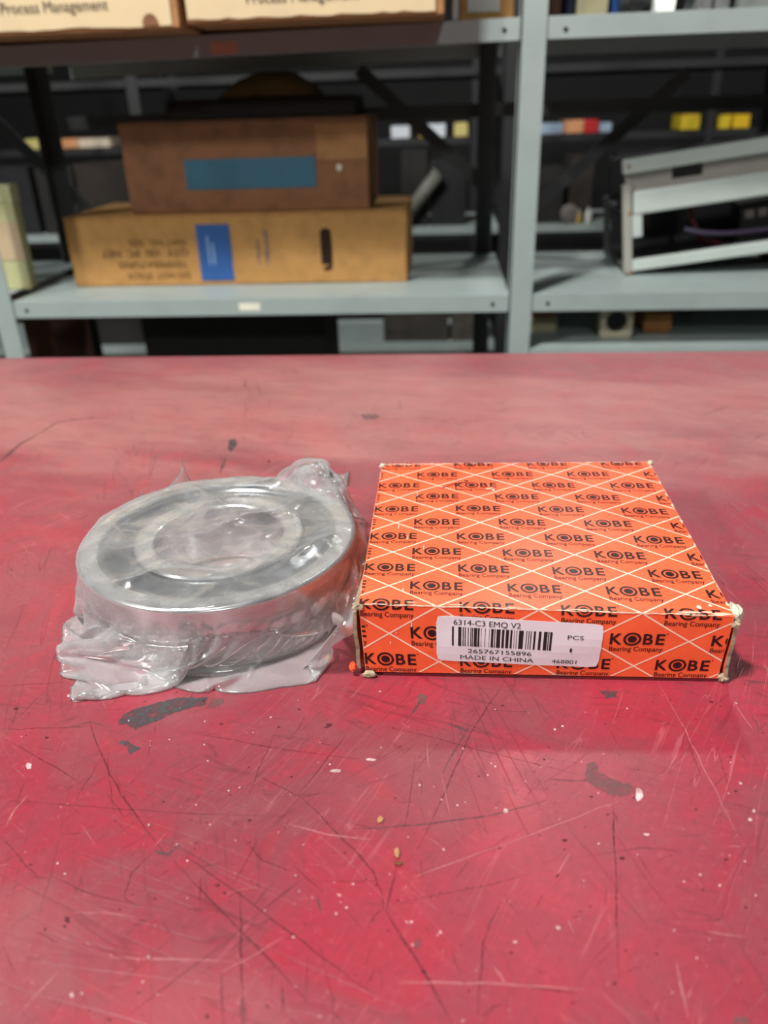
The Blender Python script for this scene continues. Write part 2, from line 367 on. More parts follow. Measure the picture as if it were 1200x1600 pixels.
for z in (BH-.0016, .0016):
    s = 1 if z > .01 else -1
    ringpart('shield', [(.0467, z-s*.0016), (.0475, z-s*.0002), (.0500, z), (.0560, z-s*.0003), (.0575, z-s*.0010), (.0600, z-s*.0012), (.0612, z-s*.0002), (.0641, z), (.0641, z-s*.0022), (.0467, z-s*.0030)], shield_steel)
finish(br)
# ------------------------------------------------------------------ orange box
W, D, H = .1685, .1664, .0401
CN = {k: np.array(v, float) for k, v in dict(FTL=(-.0004, 0, .0420), FTR=(.1687, 0, .0383), BTL=(-.0015, D, .0394), BTR=(.1682, D, .0410),
      FBL=(.0014, .0002, .0026), FBR=(.1672, .0009, .0024), BBL=(.0002, D-.001, .0004), BBR=(.1680, D-.001, .0004)).items()}
def bil(a, b, c_, d, s, t): return (a*(1-s)+b*s)*(1-t)+(c_*(1-s)+d*s)*t
def boxmap(u, v, off=0.0):
    """flat carton sheet (u across, v up the front, over the top, down the back, along the bottom) -> its folded, slightly crushed shape"""
    s = u/W
    if v < 0:
        t = -v/H; p = bil(CN['FTL'], CN['FTR'], CN['FBL'], CN['FBR'], s, t); n = np.array([0, -1, 0])
        b = .0007*math.sin(math.pi*s)*math.sin(math.pi*t)+.0003*smooth_noise(s*6, t*3, 2.0)*math.sin(math.pi*t)
    elif v <= D:
        t = v/D; p = bil(CN['FTL'], CN['FTR'], CN['BTL'], CN['BTR'], s, t); n = np.array([0, 0, 1])
        b = .0012*math.sin(math.pi*s)*math.sin(math.pi*t)+.0004*smooth_noise(s*5, t*5)*math.sin(math.pi*t)
        if t > .97: b -= .0003*(t-.97)/.03*(.5+.5*smooth_noise(s*22, 1.0))
        if v < .004: b -= .0002*(1-v/.004)*(.4+.6*abs(smooth_noise(s*18, .3)))
    elif v <= D+H:
        t = (v-D)/H; p = bil(CN['BTL'], CN['BTR'], CN['BBL'], CN['BBR'], s, t); n = np.array([0, 1, 0]); b = .0005*math.sin(math.pi*t)
    else:
        t = (v-D-H)/D; p = bil(CN['BBL'], CN['BBR'], CN['FBL'], CN['FBR'], s, t); n = np.array([0, 0, -1]); b = 0
        p = p-np.array([0, 0, p[2]-.0004])*(1-t)**.5*0
    q = p+n*(b+off)
    if abs(v) < 1e-7: q = q+np.array([0, -off*.7, 0])
    return q
def print_material():
    t = NT('orange_printed_card'); v = t.coord()
    at = t.node('ShaderNodeAttribute', _attribute_name='edge')
    n = t.noise(v, 90, 5, .6); n2 = t.noise(v, 700, 4, .7)
    c = t.ramp(n, [(.3, lin(240, 92, 52)), (.7, lin(246, 102, 58))])
    wear = t.math('ADD', at.outputs['Fac'], t.math('MULTIPLY', t.math('SUBTRACT', n, .5), 1.6))
    wear = t.math('ADD', wear, t.math('MULTIPLY', t.math('SUBTRACT', n2, .5), .6))
    c = t.mix(t.ramp(wear, [(.62, 0.0), (.80, 1.0)]), c, lin(226, 176, 150))
    t.link(c, t.b.inputs['Base Color']); t.b.inputs['Roughness'].default_value = .38
    t.b.inputs['Specular IOR Level'].default_value = .55
    t.bump(n2, .05, .0004); return t.m
card_orange = print_material()
card_raw = mat('raw_corrugated_card', lin(150, 136, 112), .9, var=.25, scale=300, bump=.4)
card_dark = mat('inner_card', lin(96, 76, 56), .9, var=.2, scale=200)
ob = thing('bearing_carton', 'flat orange cardboard box with diamond lattice print and white barcode label', 'box')
us = [0, .0005, .0013, .003]+list(np.linspace(.008, W-.008, 22))+[W-.003, W-.0013, W-.0005, W]
fs = lambda a, b: [a, a+.0004, a+.0011, a+.0026]+list(np.linspace(a+.007, b-.007, max(3, int((b-a)/.008))))+[b-.0026, b-.0011, b-.0004]
vs = fs(-H, 0)+fs(0, D)+fs(D, D+H)+fs(D+H, 2*D+H)
V = [boxmap(u, v) for v in vs for u in us]; nu = len(us); nv = len(vs)
Fc = [((j*nu+i), (j*nu+i+1), (((j+1) % nv)*nu+i+1), (((j+1) % nv)*nu+i)) for j in range(nv) for i in range(nu-1)]
me = mesh('carton_body', V, Fc)
att = me.attributes.new('edge', 'FLOAT', 'POINT')
folds = (-H, 0, D, D+H)
for j, v in enumerate(vs):
    for i, u in enumerate(us):
        d = min(min(abs(v-f) for f in folds), u*1.2, (W-u)*1.2)
        att.data[j*nu+i].value = max(0, 1-d/.0016)*.75
bmx = bmesh.new(); bmx.from_mesh(me); bmesh.ops.recalc_face_normals(bmx, faces=bmx.faces[:])
f0 = max(bmx.faces, key=lambda f: f.calc_center_median().z)
if f0.normal.z < 0: bmesh.ops.reverse_faces(bmx, faces=bmx.faces[:])
bmx.to_mesh(me); bmx.free()
body = link('carton_body', me, [card_orange, mat('worn_orange_edge', lin(216, 132, 98), .8, var=.25, scale=300), card_dark], ob)
sm = body.modifiers.new('card', 'SOLIDIFY'); sm.thickness = .0012; sm.offset = -1; sm.material_offset = 2; sm.material_offset_rim = 1
# end flaps: folded in behind the open edges of the sleeve
def flap(name, x, z0f, z1f, z0b, z1b, tilt, seed, skew):
    bm = bmesh.new(); g = []
    for i in range(13):
        t = i/12; y = .0006+t*(D-.0016); row = []
        for k in range(6):
            q = k/5; z = (z0f*(1-t)+z0b*t)*(1-q)+(z1f*(1-t)+z1b*t)*q
            row.append(bm.verts.new((x+skew*t+tilt*(1-q)+.0006*smooth_noise(t*9, q*4, seed), y-.0006*smooth_noise(q*7, 0, seed), z)))
        g.append(row)
    for A, B in zip(g, g[1:]):
        for k in range(5): bm.faces.new((A[k], A[k+1], B[k+1], B[k]))
    o = frombm(name, bm, [card_orange, card_raw], ob); m_ = o.modifiers.new('card', 'SOLIDIFY'); m_.thickness = .0018; m_.offset = 0; m_.material_offset = 0; m_.material_offset_rim = 1
    return o
flap('end_flap', W+.0020, .0035, .0345, .002, .037, -.0006, 1.0, -.0062)
flap('end_flap', -.0026, .0040, .0365, .002, .035, .0010, 4.0, .0070)
def lump(name, cxyz, size, seed, m, parent, sub=2, jag=.35):
    bm = bmesh.new(); bmesh.ops.create_icosphere(bm, subdivisions=sub, radius=1.0); r = random.Random(seed)
    for v in bm.verts:
        k = 1+r.uniform(-jag, jag*.6); v.co = Vector((cxyz[0]+v.co.x*size[0]*k, cxyz[1]+v.co.y*size[1]*k, cxyz[2]+v.co.z*size[2]*k))
    return frombm(name, bm, m, parent)
worn_card = mat('frayed_card_fibre', lin(176, 160, 136), .95, var=.3, scale=260, bump=.5)
pale_card = mat('peeled_card_liner', lin(196, 198, 176), .8, var=.1, scale=120)
lump('crushed_corner', (W+.0022, .0045, .0372), (.0026, .0062, .0034), 3, pale_card, ob)
lump('crushed_corner', (W+.0015, -.0001, .0335), (.0020, .0016, .0022), 8, worn_card, ob)
lump('crushed_corner', (-.0010, -.0002, .0405), (.0026, .0022, .0018), 5, worn_card, ob)
lump('crushed_corner', (.0032, -.0004, .0018), (.0036, .0020, .0017), 6, worn_card, ob)
lump('crushed_corner', (W+.0002, D-.001, .0404), (.0022, .0026, .0020), 7, pale_card, ob)
lump('crushed_corner', (-.0010, D-.003, .0390), (.0022, .0030, .0012), 9, pale_card, ob)
lump('crushed_corner', (W+.0010, .0012, .0028), (.0026, .0020, .0026), 12, worn_card, ob)
lump('torn_flap_end', (-.0048, .0010, .0052), (.0020, .0022, .0026), 10, card_orange, ob)

# printed sheet: lattice and logos laid out flat, cut at the folds, then folded with the carton
def sheet_to_box(name, bm, m, off):
    geom = lambda: bm.verts[:]+bm.edges[:]+bm.faces[:]
    for (co, no) in (((.0004, 0, 0), (-1, 0, 0)), ((W-.0004, 0, 0), (1, 0, 0)), ((0, -H+.0005, 0), (0, -1, 0)), ((0, D-.0003, 0), (0, 1, 0))):
        bmesh.ops.bisect_plane(bm, geom=geom(), plane_co=co, plane_no=no, clear_outer=True)
    for k in range(1, 14): bmesh.ops.bisect_plane(bm, geom=geom(), plane_co=(W*k/14, 0, 0), plane_no=(1, 0, 0))
    for y in [-H*.75, -H*.5, -H*.25, 0.0, .0005, .004]+[D*k/14 for k in range(1, 14)]+[D*.97]: bmesh.ops.bisect_plane(bm, geom=geom(), plane_co=(0, y, 0), plane_no=(0, 1, 0))
    for v in bm.verts:
        y = 0.0 if abs(v.co.y) < 2e-6 else v.co.y
        v.co = Vector(boxmap(v.co.x, y, off))
    return frombm(name, bm, m, body)
PU, PV, U0, V0 = .0460, .0326, .0362, -.0002
bm = bmesh.new(); lw = .00042
sl = PV/PU
L = math.hypot(PU, PV)
for k in range(-9, 10):
    for sgn in (1, -1):
        a = Vector((U0+k*PU-6*PU, V0-sgn*6*PV, 0)); b = Vector((U0+k*PU+6*PU, V0+sgn*6*PV, 0)); nrm = Vector((-sgn*PV, PU, 0)).normalized()*lw
        bm.faces.new([bm.verts.new(p) for p in (a-nrm, b-nrm, b+nrm, a+nrm)])
bmesh.ops.recalc_face_normals(bm, faces=bm.faces[:])
ink_white = mat('white_lattice_ink', lin(250, 206, 184), .42, var=.04)
ink_black = mat('black_logo_ink', lin(40, 10, 10), .38, var=.05)
sheet_to_box('lattice_print', bm, ink_white, .00010)
# one logo
LV, LF = [], []
def addp(V2, F2, dx, dy, sx=1.0, sy=1.0):
    i0 = len(LV); LV.extend(((x*sx+dx), (y*sy+dy)) for x, y in V2); LF.extend(tuple(i+i0 for i in f) for f in F2)
def glyph(ch, x0, w_, h_, bold):
    V2, F2 = text_mesh(ch, 1.0, bold); xs = [v[0] for v in V2]; ys = [v[1] for v in V2]
    kx = w_/(max(xs)-min(xs)); ky = h_/(max(ys)-min(ys)); addp([((x-min(xs))*kx+x0, (y-min(ys))*ky) for x, y in V2], F2, 0, 0)
CH = .0068
glyph('K', 0, .0056, CH, .022); glyph('B', .0151, .0045, CH, .022); glyph('E', .0209, .0040, CH, .022)
def annulus(cx_, cy_, r0, r1, n=28):
    if r0 <= 0: addp([(cx_+r1*math.cos(2*math.pi*i/n), cy_+r1*math.sin(2*math.pi*i/n)) for i in range(n)], [tuple(range(n))], 0, 0); return
    V2 = [(cx_+r*math.cos(2*math.pi*i/n), cy_+r*math.sin(2*math.pi*i/n)) for r in (r0, r1) for i in range(n)]
    addp(V2, [(i, (i+1) % n, n+(i+1) % n, n+i)[::-1] for i in range(n)], 0, 0)
annulus(.0101, CH/2, .0030, .0041); annulus(.0101, CH/2, 0, .0021); annulus(.0257, CH+.0001, 0, .00035, 8)
V2, F2 = fit_text('Bearing Company', .0246, .0029, .006); addp(V2, F2, .0002, -.0042)
bm = bmesh.new()
for a in range(-2, 6):
    for b in range(-3, 8):
        for (du, dv) in ((PU/2, 0), (0, PV/2)):
            cu_, cv_ = U0+a*PU+du, V0+b*PV+dv
            if cu_ < -.02 or cu_ > W+.02 or cv_ < -H-.01 or cv_ > D+.01: continue
            o_u, o_v = cu_-.0129, cv_-.0025
            vv = [bm.verts.new((x+o_u, y+o_v, 0)) for x, y in LV]
            for f in LF:
                try: bm.faces.new([vv[i] for i in f])
                except ValueError: pass
sheet_to_box('logo_print', bm, ink_black, .00014)
# scuffs where the print has rubbed off
def scuffs(name, polys, m, off, parent):
    bm = bmesh.new()
    for p in polys:
        vv = [bm.verts.new((u, v, 0)) for u, v in p]; bm.faces.new(vv)
    bmesh.ops.triangulate(bm, faces=bm.faces[:])
    for k in range(-4, 15): bmesh.ops.bisect_plane(bm, geom=bm.verts[:]+bm.edges[:]+bm.faces[:], plane_co=(0, k*D/14, 0), plane_no=(0, 1, 0))
    for v in bm.verts: v.co = Vector(boxmap(v.co.x, v.co.y, off))
    o = frombm(name, bm, m, parent); o['kind'] = 'stuff'; return o
r2 = random.Random(21); polys = []
def blot(u, v, ru, rv, n=9): polys.append([(u+ru*math.cos(a)*r2.uniform(.5, 1.15), v+rv*math.sin(a)*r2.uniform(.5, 1.15)) for a in np.linspace(0, 6.28, n+1)[:-1]])
for u in np.arange(.004, W-.004, .0035):       # frayed line along the front fold
    blot(u, r2.uniform(-.0003, .0003), .0026, r2.uniform(.0002, .00055))
for u, v, a, b in ((.150, .0016, .006, .0010), (.163, .0012, .005, .0014), (.157, .0022, .003, .0008), (.045, .0016, .004, .0005), (.070, .0010, .005, .0004), (.100, .0009, .006, .0004), (.024, .0025, .003, .0004)):
    blot(u, v, a, b)
for u in np.arange(.003, .045, .005): blot(u, D-.0015-r2.uniform(0, .001), .0035, .0009)
for u in np.arange(.05, W-.004, .009): blot(u, D-.0008, .0040, .0005)
for v in np.arange(.006, D-.004, .016): blot(W-.0006, v+r2.uniform(0, .01), .0006*r2.uniform(.5, 1.4), .0024)
scuffs('scuffed_edges', polys, mat('bared_paper', lin(232, 190, 166), .85, var=.1, scale=400), .00019, body)
polys = []
for u, v, a, b in ((.024, -.011, .0004, .0016), (.0165, -.016, .0003, .0006), (.0135, -.022, .0004, .0009), (.045, -.0135, .0006, .0016), (.046, -.0165, .0009, .0020), (.0665, .1255, .0020, .0010), (.0690, .124, .0012, .0016), (.068, .1275, .0014, .0005),
                   (.0202, .0635, .0003, .003), (.0150, .0760, .0003, .004), (.0290, .0535, .0003, .003), (.024, .1175, .0003, .004), (.1545, .006, .0012, .0018), (.1600, .0075, .0010, .0014), (.020, .0125, .0003, .002)): blot(u, v, a, b, 8)
scuffs('scratch_marks', polys, mat('scratched_paper', lin(240, 206, 186), .85, var=.1, scale=400), .00020, body)
polys = []                                      # pen stroke near the back edge
pp = [(.0385, .1265), (.0430, .1305), (.0480, .1340), (.0530, .1350), (.0545, .1372), (.0520, .1385)]
for (a, b) in zip(pp, pp[1:]):
    dx, dy = b[0]-a[0], b[1]-a[1]; l = math.hypot(dx, dy); nx, ny = -dy/l*.0003, dx/l*.0006
    polys.append([(a[0]-nx, a[1]-ny), (b[0]-nx, b[1]-ny), (b[0]+nx, b[1]+ny), (a[0]+nx, a[1]+ny)])
scuffs('pen_stroke', polys, ink_black, .00020, body)
# barcode label
def label_pt(a, b): return (.0356+a*math.cos(.031)+b*math.sin(.031)*.6, -.0049-a*math.sin(.031)+b)       # a to the right, b upwards from the top-left corner
LWD, LHT = .0765, .0268
bm = bmesh.new()
def flat(bm, pts, off):
    vv = []
    for a, b in pts:
        u, v = label_pt(a, b); vv.append(bm.verts.new(boxmap(u, v, off)))
    return bm.faces.new(vv)
g = []
for i in range(17):
    g.append([])
    for k in range(7):
        a, b = LWD*i/16, -LHT*k/6
        rr = .0016
        if i in (0, 16) and k in (0, 6): a += rr*.45 if i == 0 else -rr*.45; b += -rr*.45 if k == 0 else rr*.45
        u, v = label_pt(a, b); g[-1].append(bm.verts.new(boxmap(u, v, .00030)))
for A, B in zip(g, g[1:]):
    for k in range(6): bm.faces.new((A[k], A[k+1], B[k+1], B[k]))
bmesh.ops.recalc_face_normals(bm, faces=bm.faces[:])
lab_paper = mat('label_paper', lin(226, 218, 226), .45, var=.03, scale=60)
lab = frombm('barcode_label', bm, lab_paper, ob); so = lab.modifiers.new('paper', 'SOLIDIFY'); so.thickness = .00012; so.offset = -1
lab['label'] = 'white barcode label'
toner = mat('thermal_print', lin(28, 24, 28), .6, var=.05)
bm = bmesh.new()
def lx(z): return (z-45)/1105*LWD
for x0, x1 in ((150,162),(192,213),(222,229),(236,243),(256,262),(274,280),(284,291),(297,318),(322,335),(345,348),(370,374),(398,401),(412,428),(434,440),(448,474),(484,500),(510,530),(540,553),(565,568),(580,584),(597,627),(645,650),(660,665),(674,680),(695,708),(728,745),(762,785),(790,797),(803,818)):
    flat(bm, ((lx(x0), -.0170), (lx(x1), -.0170), (lx(x1), -.0059), (lx(x0), -.0059)), .00042)
frombm('barcode', bm, toner, lab)
def label_text(body, x0, x1, base, h):
    V2, F2 = fit_text(body, lx(x1)-lx(x0), h); bm = bmesh.new(); vv = []
    for x, y in V2:
        u, v = label_pt(lx(x0)+x, base+y); vv.append(bm.verts.new(boxmap(u, v, .00046)))
    for f in F2:
        try: bm.faces.new([vv[i] for i in f])
        except ValueError: pass
    frombm('lettering', bm, toner, lab)
label_text('6314-C3 EMQ V2', 160, 605, -.0048, .0031)
label_text('265767155896', 258, 690, -.0211, .0026)
label_text('MADE IN CHINA', 208, 708, -.0252, .0026)
label_text('PCS', 920, 1026, -.0096, .0024)
label_text('1', 944, 958, -.0174, .0024)
label_text('468801', 832, 1000, -.0250, .0024)
finish(ob)
# ------------------------------------------------------------------ clear plastic bag
def simulate_bag(cx, cy, R, z0, z1, ears, pins, ties=(), puffs=(), folds=(), seed=4, stages=((41, 260), (81, 200), (151, 120)), grav=.6, press=2.2, xmax=-.0034):
    """Film pouch: two sheets welded along their rim, drawn onto a disc by position-based dynamics.
    ears: (angle in degrees, reach) control points of the flat outline; the four pins are its square corners (BL, BR, TR, TL)."""
    rng = np.random.RandomState(seed)
    ang = np.array([e[0] for e in ears], float); rho = np.array([e[1] for e in ears], float)
    def outline(th):
        d = np.mod(th, 360)
        o = np.argsort(np.mod(ang, 360)); A = np.mod(ang, 360)[o]; P = rho[o]
        return np.interp(d, np.r_[A[-1]-360, A, A[0]+360], np.r_[P[-1], P, P[0]])
    ca = np.array([p[0] for p in pins], float)              # angles of BL, BR, TR, TL
    cor = np.array([p[1:] for p in pins], np.float32)
    def rest(n):
        a, b = np.meshgrid(np.linspace(-1, 1, n), np.linspace(-1, 1, n), indexing='ij')
        m = np.maximum(np.abs(a), np.abs(b)); q = np.degrees(np.arctan2(b, a))       # square angle, corners at -135,-45,45,135
        sq = np.array([-135, -45, 45, 135, 225.]); tg = np.r_[ca, ca[0]+360]
        qq = np.where(q < -135, q+360, q); th = np.interp(qq, sq, tg)
        r = m*outline(th); t = np.radians(th)
        return np.stack([r*np.cos(t), r*np.sin(t)], -1).astype(np.float32)
    G = None
    def solve(a, b, L, k, push_only=False):
        d = b-a
        l = np.sqrt(np.einsum('...i,...i', d, d))+1e-9
        c = (.5*k)*(l-L)/l
        if push_only: c = np.minimum(c, 0)
        d *= c[..., None]; a += d; b -= d
    def axis_pass(G, ax, step, L, k, push_only=False):
        n = G.shape[1]
        for off in range(2*step):
            m = len(range(off, n-step, 2*step))
            if not m: continue
            sa = slice(off, n-step, 2*step); sb = slice(off+step, off+step+2*step*(m-1)+1, 2*step)
            if ax == 0: solve(G[:, sa], G[:, sb], L[sa], k, push_only)
            else: solve(G[:, :, sa], G[:, :, sb], L[:, sa], k, push_only)
    def diag_pass(G, La, Lb, k):
        n = G.shape[1]
        for off in (0, 1):
            m = len(range(off, n-1, 2)); sa = slice(off, off+2*(m-1)+1, 2); sb = slice(off+1, off+2*(m-1)+2, 2)
            solve(G[:, sa, :-1], G[:, sb, 1:], La[sa], k); solve(G[:, sa, 1:], G[:, sb, :-1], Lb[sa], k)
    def weld(G):
        for s in ((0, slice(None)), (-1, slice(None)), (slice(None), 0), (slice(None), -1)):
            m = .5*(G[(0,)+s]+G[(1,)+s]); G[(0,)+s] = m; G[(1,)+s] = m
    nrm = lambda v: np.sqrt((v*v).sum(-1))
    for si, (n, steps) in enumerate(stages):
        X2 = rest(n)
        L0 = {s: nrm(X2[s:]-X2[:-s]) for s in (1, 2, 4)}; L1 = {s: nrm(X2[:, s:]-X2[:, :-s]) for s in (1, 2, 4)}
        Da = nrm(X2[1:, 1:]-X2[:-1, :-1]); Db = nrm(X2[1:, :-1]-X2[:-1, 1:])
        if G is None:
            G = np.zeros((2, n, n, 3), np.float32)
            r = nrm(X2[..., :2]); th = np.arctan2(X2[..., 1], X2[..., 0])
            edge = np.clip((outline(np.degrees(th))-r)/.022, 0, 1)
            for g, sg in ((0, 1), (1, -1)):
                G[g, ..., :2] = X2[..., :2]+np.array([cx, cy]); G[g, ..., 2] = .019+sg*edge*(.024 if sg > 0 else .018)
            G += rng.normal(0, .0012, G.shape); weld(G)
            pc = np.array([G[0, 0, 0], G[0, -1, 0], G[0, -1, -1], G[0, 0, -1]])
        else:
            on = G.shape[1]
            q = np.linspace(0, on-1, n); i0 = np.minimum(q.astype(int), on-2); f = (q-i0).astype(np.float32)
            G = G[:, i0]*(1-f)[None, :, None, None]+G[:, i0+1]*f[None, :, None, None]
            G = np.ascontiguousarray(G[:, :, i0]*(1-f)[None, None, :, None]+G[:, :, i0+1]*f[None, None, :, None])
            G += rng.normal(0, .00008, G.shape).astype(np.float32)
            pc = cor
        V = np.zeros_like(G); dt = 1/90.
        thr = np.degrees(np.arctan2(X2[..., 1], X2[..., 0])); rr_ = nrm(X2); rim = np.zeros((n, n), bool); rim[0] = rim[-1] = True; rim[:, 0] = rim[:, -1] = True
        tied = []
        for p in ties:                                             # rim points that touch down on the table or lean on something
            a_ = np.degrees(np.arctan2(p[1]-cy, p[0]-cx)); d_ = np.where(rim, np.abs((thr-a_+180) % 360-180), 1e9)
            i_, j_ = np.unravel_index(np.argmin(d_), d_.shape); tied.append((i_, j_, G[0, i_, j_].copy(), np.array(p, np.float32)))
        air = np.zeros((n, n), np.float32)
        for (a_, r_, sa_, sr_, acc) in puffs: air += acc*np.exp(-(((thr-a_+180) % 360-180)/sa_)**2-((rr_-r_)/sr_)**2)
        for it in range(steps):
            w = min(1, it/(steps*.6)) if si == 0 else 1
            V[..., 2] -= grav*dt; V *= .92
            du_ = np.gradient(G, axis=1); dv_ = np.gradient(G, axis=2); N = np.cross(du_, dv_); N /= nrm(N)[..., None]+1e-9
            V[0] -= (press*dt)*N[0]; V[1] += (press*dt)*N[1]
            V[0, ..., 2] += air*dt
            Q = G+V*dt
            for sub in range(3):
                axis_pass(Q, 1, 1, L1[1], 1.); axis_pass(Q, 0, 1, L0[1], 1.)
                diag_pass(Q, Da, Db, .4)
                axis_pass(Q, 1, 2, L1[2], .12, True); axis_pass(Q, 0, 2, L0[2], .12, True)
                if n > 60: axis_pass(Q, 1, 4, L1[4], .08, True); axis_pass(Q, 0, 4, L0[4], .08, True)
                Nm = N[0]+N[1]; Nm /= nrm(Nm)[..., None]+1e-9            # the two sheets cannot pass through each other
                gap = np.einsum('...i,...i', Q[0]-Q[1], Nm)
                fix = (np.maximum(.0004-gap, 0)*.5*(rr_ > R*.97))[..., None]*Nm
                Q[0] += fix; Q[1] -= fix
                weld(Q)
                for k, (i, j) in enumerate(((0, 0), (-1, 0), (-1, -1), (0, -1))):
                    Q[:, i, j] = pc[k]*(1-w)+cor[k]*w
                for i, j, p0_, p1_ in tied: Q[:, i, j] = p0_*(1-w)+p1_*w
                dx = Q[..., 0]-cx; dy = Q[..., 1]-cy; r = np.hypot(dx, dy)+1e-9; e = .0007
                ins = (r < R+e) & (Q[..., 2] < z1+e) & (Q[..., 2] > z0-e)
                up = z1+e-Q[..., 2]; sd_ = R+e-r
                istop = np.zeros(r.shape, bool); istop[0] = True
                upm = ins & (up <= sd_) & istop
                sd = ins & ~upm & (istop | (sd_ < .012))
                dn = ins & ~upm & ~sd
                Q[upm, 2] = z1+e
                f = (R+e)/r[sd]; Q[sd, 0] = cx+dx[sd]*f; Q[sd, 1] = cy+dy[sd]*f
                Q[dn, 2] = z0-e
                Q[..., 2] = np.maximum(Q[..., 2], .0004)
                Q[..., 0] = np.where(Q[..., 1] > -.004, np.minimum(Q[..., 0], xmax), Q[..., 0])
            V = (Q-G)/dt
            V[ins | (Q[..., 2] < .0006)] *= .3
            G = Q
    n = G.shape[1]
    # slack left in the upper sheet stands up in long soft folds and small facets
    T = G[0]; x_ = T[..., 0]-cx; y_ = T[..., 1]-cy; lift = np.clip((T[..., 2]-(z1-.004))/.004, 0, 1)*np.clip((R+.004-np.hypot(x_, y_))/.014, .25, 1)
    hh = np.zeros((n, n))
    for (ka_, ph_, wl_, amp, pw_) in folds:
        u_ = x_*np.cos(ka_)+y_*np.sin(ka_); v_ = -x_*np.sin(ka_)+y_*np.cos(ka_)
        u_ = (u_+.16*wl_*np.sin(v_*55+ph_*3)+.10*wl_*np.sin(v_*140+ph_))/wl_+ph_
        hh += amp*(1-np.abs(2*(u_-np.floor(u_))-1))**pw_*np.clip(.5+.75*np.sin(v_*48+ph_*5+np.floor(u_)*2.1), 0, 1)
    T[..., 2] += (lift*hh).astype(np.float32)
    top = np.arange(n*n).reshape(n, n); bot = np.full((n, n), -1)
    bot[0], bot[-1], bot[:, 0], bot[:, -1] = top[0], top[-1], top[:, 0], top[:, -1]
    bot[1:-1, 1:-1] = n*n+np.arange((n-2)**2).reshape(n-2, n-2)
    X = np.concatenate([G[0].reshape(-1, 3), G[1, 1:-1, 1:-1].reshape(-1, 3)])
    q = lambda g: [g[:-1, :-1].ravel(), g[1:, :-1].ravel(), g[1:, 1:].ravel(), g[:-1, 1:].ravel()]
    F = np.concatenate([np.stack(q(top), 1), np.stack(q(bot)[::-1], 1)])
    return X, F

def film_material():
    t = NT('clear_polythene_film'); v = t.coord()
    t.n.remove(t.b)
    tr = t.node('ShaderNodeBsdfTransparent', Color=(.955, .955, .955, 1)); gl = t.node('ShaderNodeBsdfGlossy', Roughness=.14, Color=(1, 1, 1, 1))
    df = t.node('ShaderNodeBsdfDiffuse', Color=(.92, .92, .93, 1)); tl = t.node('ShaderNodeBsdfTranslucent', Color=(.92, .92, .93, 1))
    bmp = t.node('ShaderNodeBump', Strength=.22, Distance=.0008)
    n = t.noise(v, 55, 4, .55, 1.2); t.link(n, bmp.inputs['Height'])
    for nd in (gl, df): t.link(bmp.outputs[0], nd.inputs['Normal'])
    lw_ = t.node('ShaderNodeLayerWeight', Blend=.30); t.link(bmp.outputs[0], lw_.inputs['Normal'])
    milk = t.node('ShaderNodeMixShader', i0=.5); t.link(df.outputs[0], milk.inputs[1]); t.link(tl.outputs[0], milk.inputs[2])
    fz = t.math('ADD', t.math('MULTIPLY', lw_.outputs['Facing'], .40), t.ramp(n, [(.35, .09), (.75, .22)]))
    m1 = t.node('ShaderNodeMixShader'); t.link(fz, m1.inputs[0]); t.link(tr.outputs[0], m1.inputs[1]); t.link(milk.outputs[0], m1.inputs[2])
    m2 = t.node('ShaderNodeMixShader'); t.link(t.math('MULTIPLY_ADD', lw_.outputs['Fresnel'], .7, .025), m2.inputs[0]); t.link(m1.outputs[0], m2.inputs[1]); t.link(gl.outputs[0], m2.inputs[2])
    t.link(m2.outputs[0], t.out.inputs['Surface']); return t.m
BAGX, BAGF = simulate_bag(BX, BY, BR, BZ0, BZ0+BH,
    ((-160, .118), (-140, .118), (-115, .136), (-104, .118), (-90, .115), (-65, .115), (-52, .120), (-43, .132), (-25, .118), (0, .113), (25, .116), (48, .136), (68, .122), (85, .115), (106, .112), (117, .132), (130, .124), (150, .114), (180, .117)),
    ((-115, -.1295, -.0218, .0006), (-43, -.0045, -.005, .041), (48, -.020, .146, .044), (117, -.130, .155, .050)),
    ((-.141, -.014, .0006), (-.151, -.004, .0006), (-.158, .008, .0006), (-.1625, .024, .0008), (-.1645, .042, .0020), (-.1655, .060, .0040), (-.1655, .080, .0060), (-.105, -.008, .0006), (-.071, -.0118, .0006), (-.030, .003, .0006), (-.006, .060, .020), (-.085, .153, .002), (-.150, .130, .037)),
    ((52, .100, 26, .024, 1.05), (-38, .110, 18, .02, .5), (-130, .10, 20, .02, .3)), ((2.05, .4, .041, .0046, 3.0), (1.62, .9, .063, .0040, 2.2), (.75, .3, .055, .0022, 3.0), (2.5, .1, .017, .0010, 2.0), (1.1, .6, .012, .0006, 1.5)), grav=.25, press=.32)
bag = link('plastic_bag', mesh('plastic_bag', BAGX, BAGF), film_material(), None, True)
tag(bag, 'crumpled clear plastic bag wrapped around the steel bearing', 'bag')
finish(bag)

# ------------------------------------------------------------------ crumbs on the table
chip_m = mat('wood_chip_fibre', lin(176, 130, 84), .9, var=.3, scale=500); rust_m = mat('rust_crumb', lin(120, 70, 44), .95, var=.3, scale=600)
for (px, py, sx, sy, sz, m_, lb, sd) in ((594, 1281, .0014, .0020, .0007, chip_m, 'tiny tan wood chip on the red table in front of the orange box', 1),
        (620, 1335, .0012, .0026, .0008, chip_m, 'slim brown splinter on the red table below the tan wood chip', 2),
        (510, 1028, .0022, .0012, .0008, chip_m, 'pale crumb in the shadow between plastic bag and orange box', 3),
        (623, 1350, .0020, .0010, .0005, rust_m, 'dark rusty crumb just below the slim brown splinter', 4)):
    p = atZ(px, py); o = lump('debris_crumb', (p[0], p[1], sz*.9), (sx, sy, sz), sd, m_, None, 1); tag(o, lb, 'crumb', 'crumbs on the table'); finish(o)

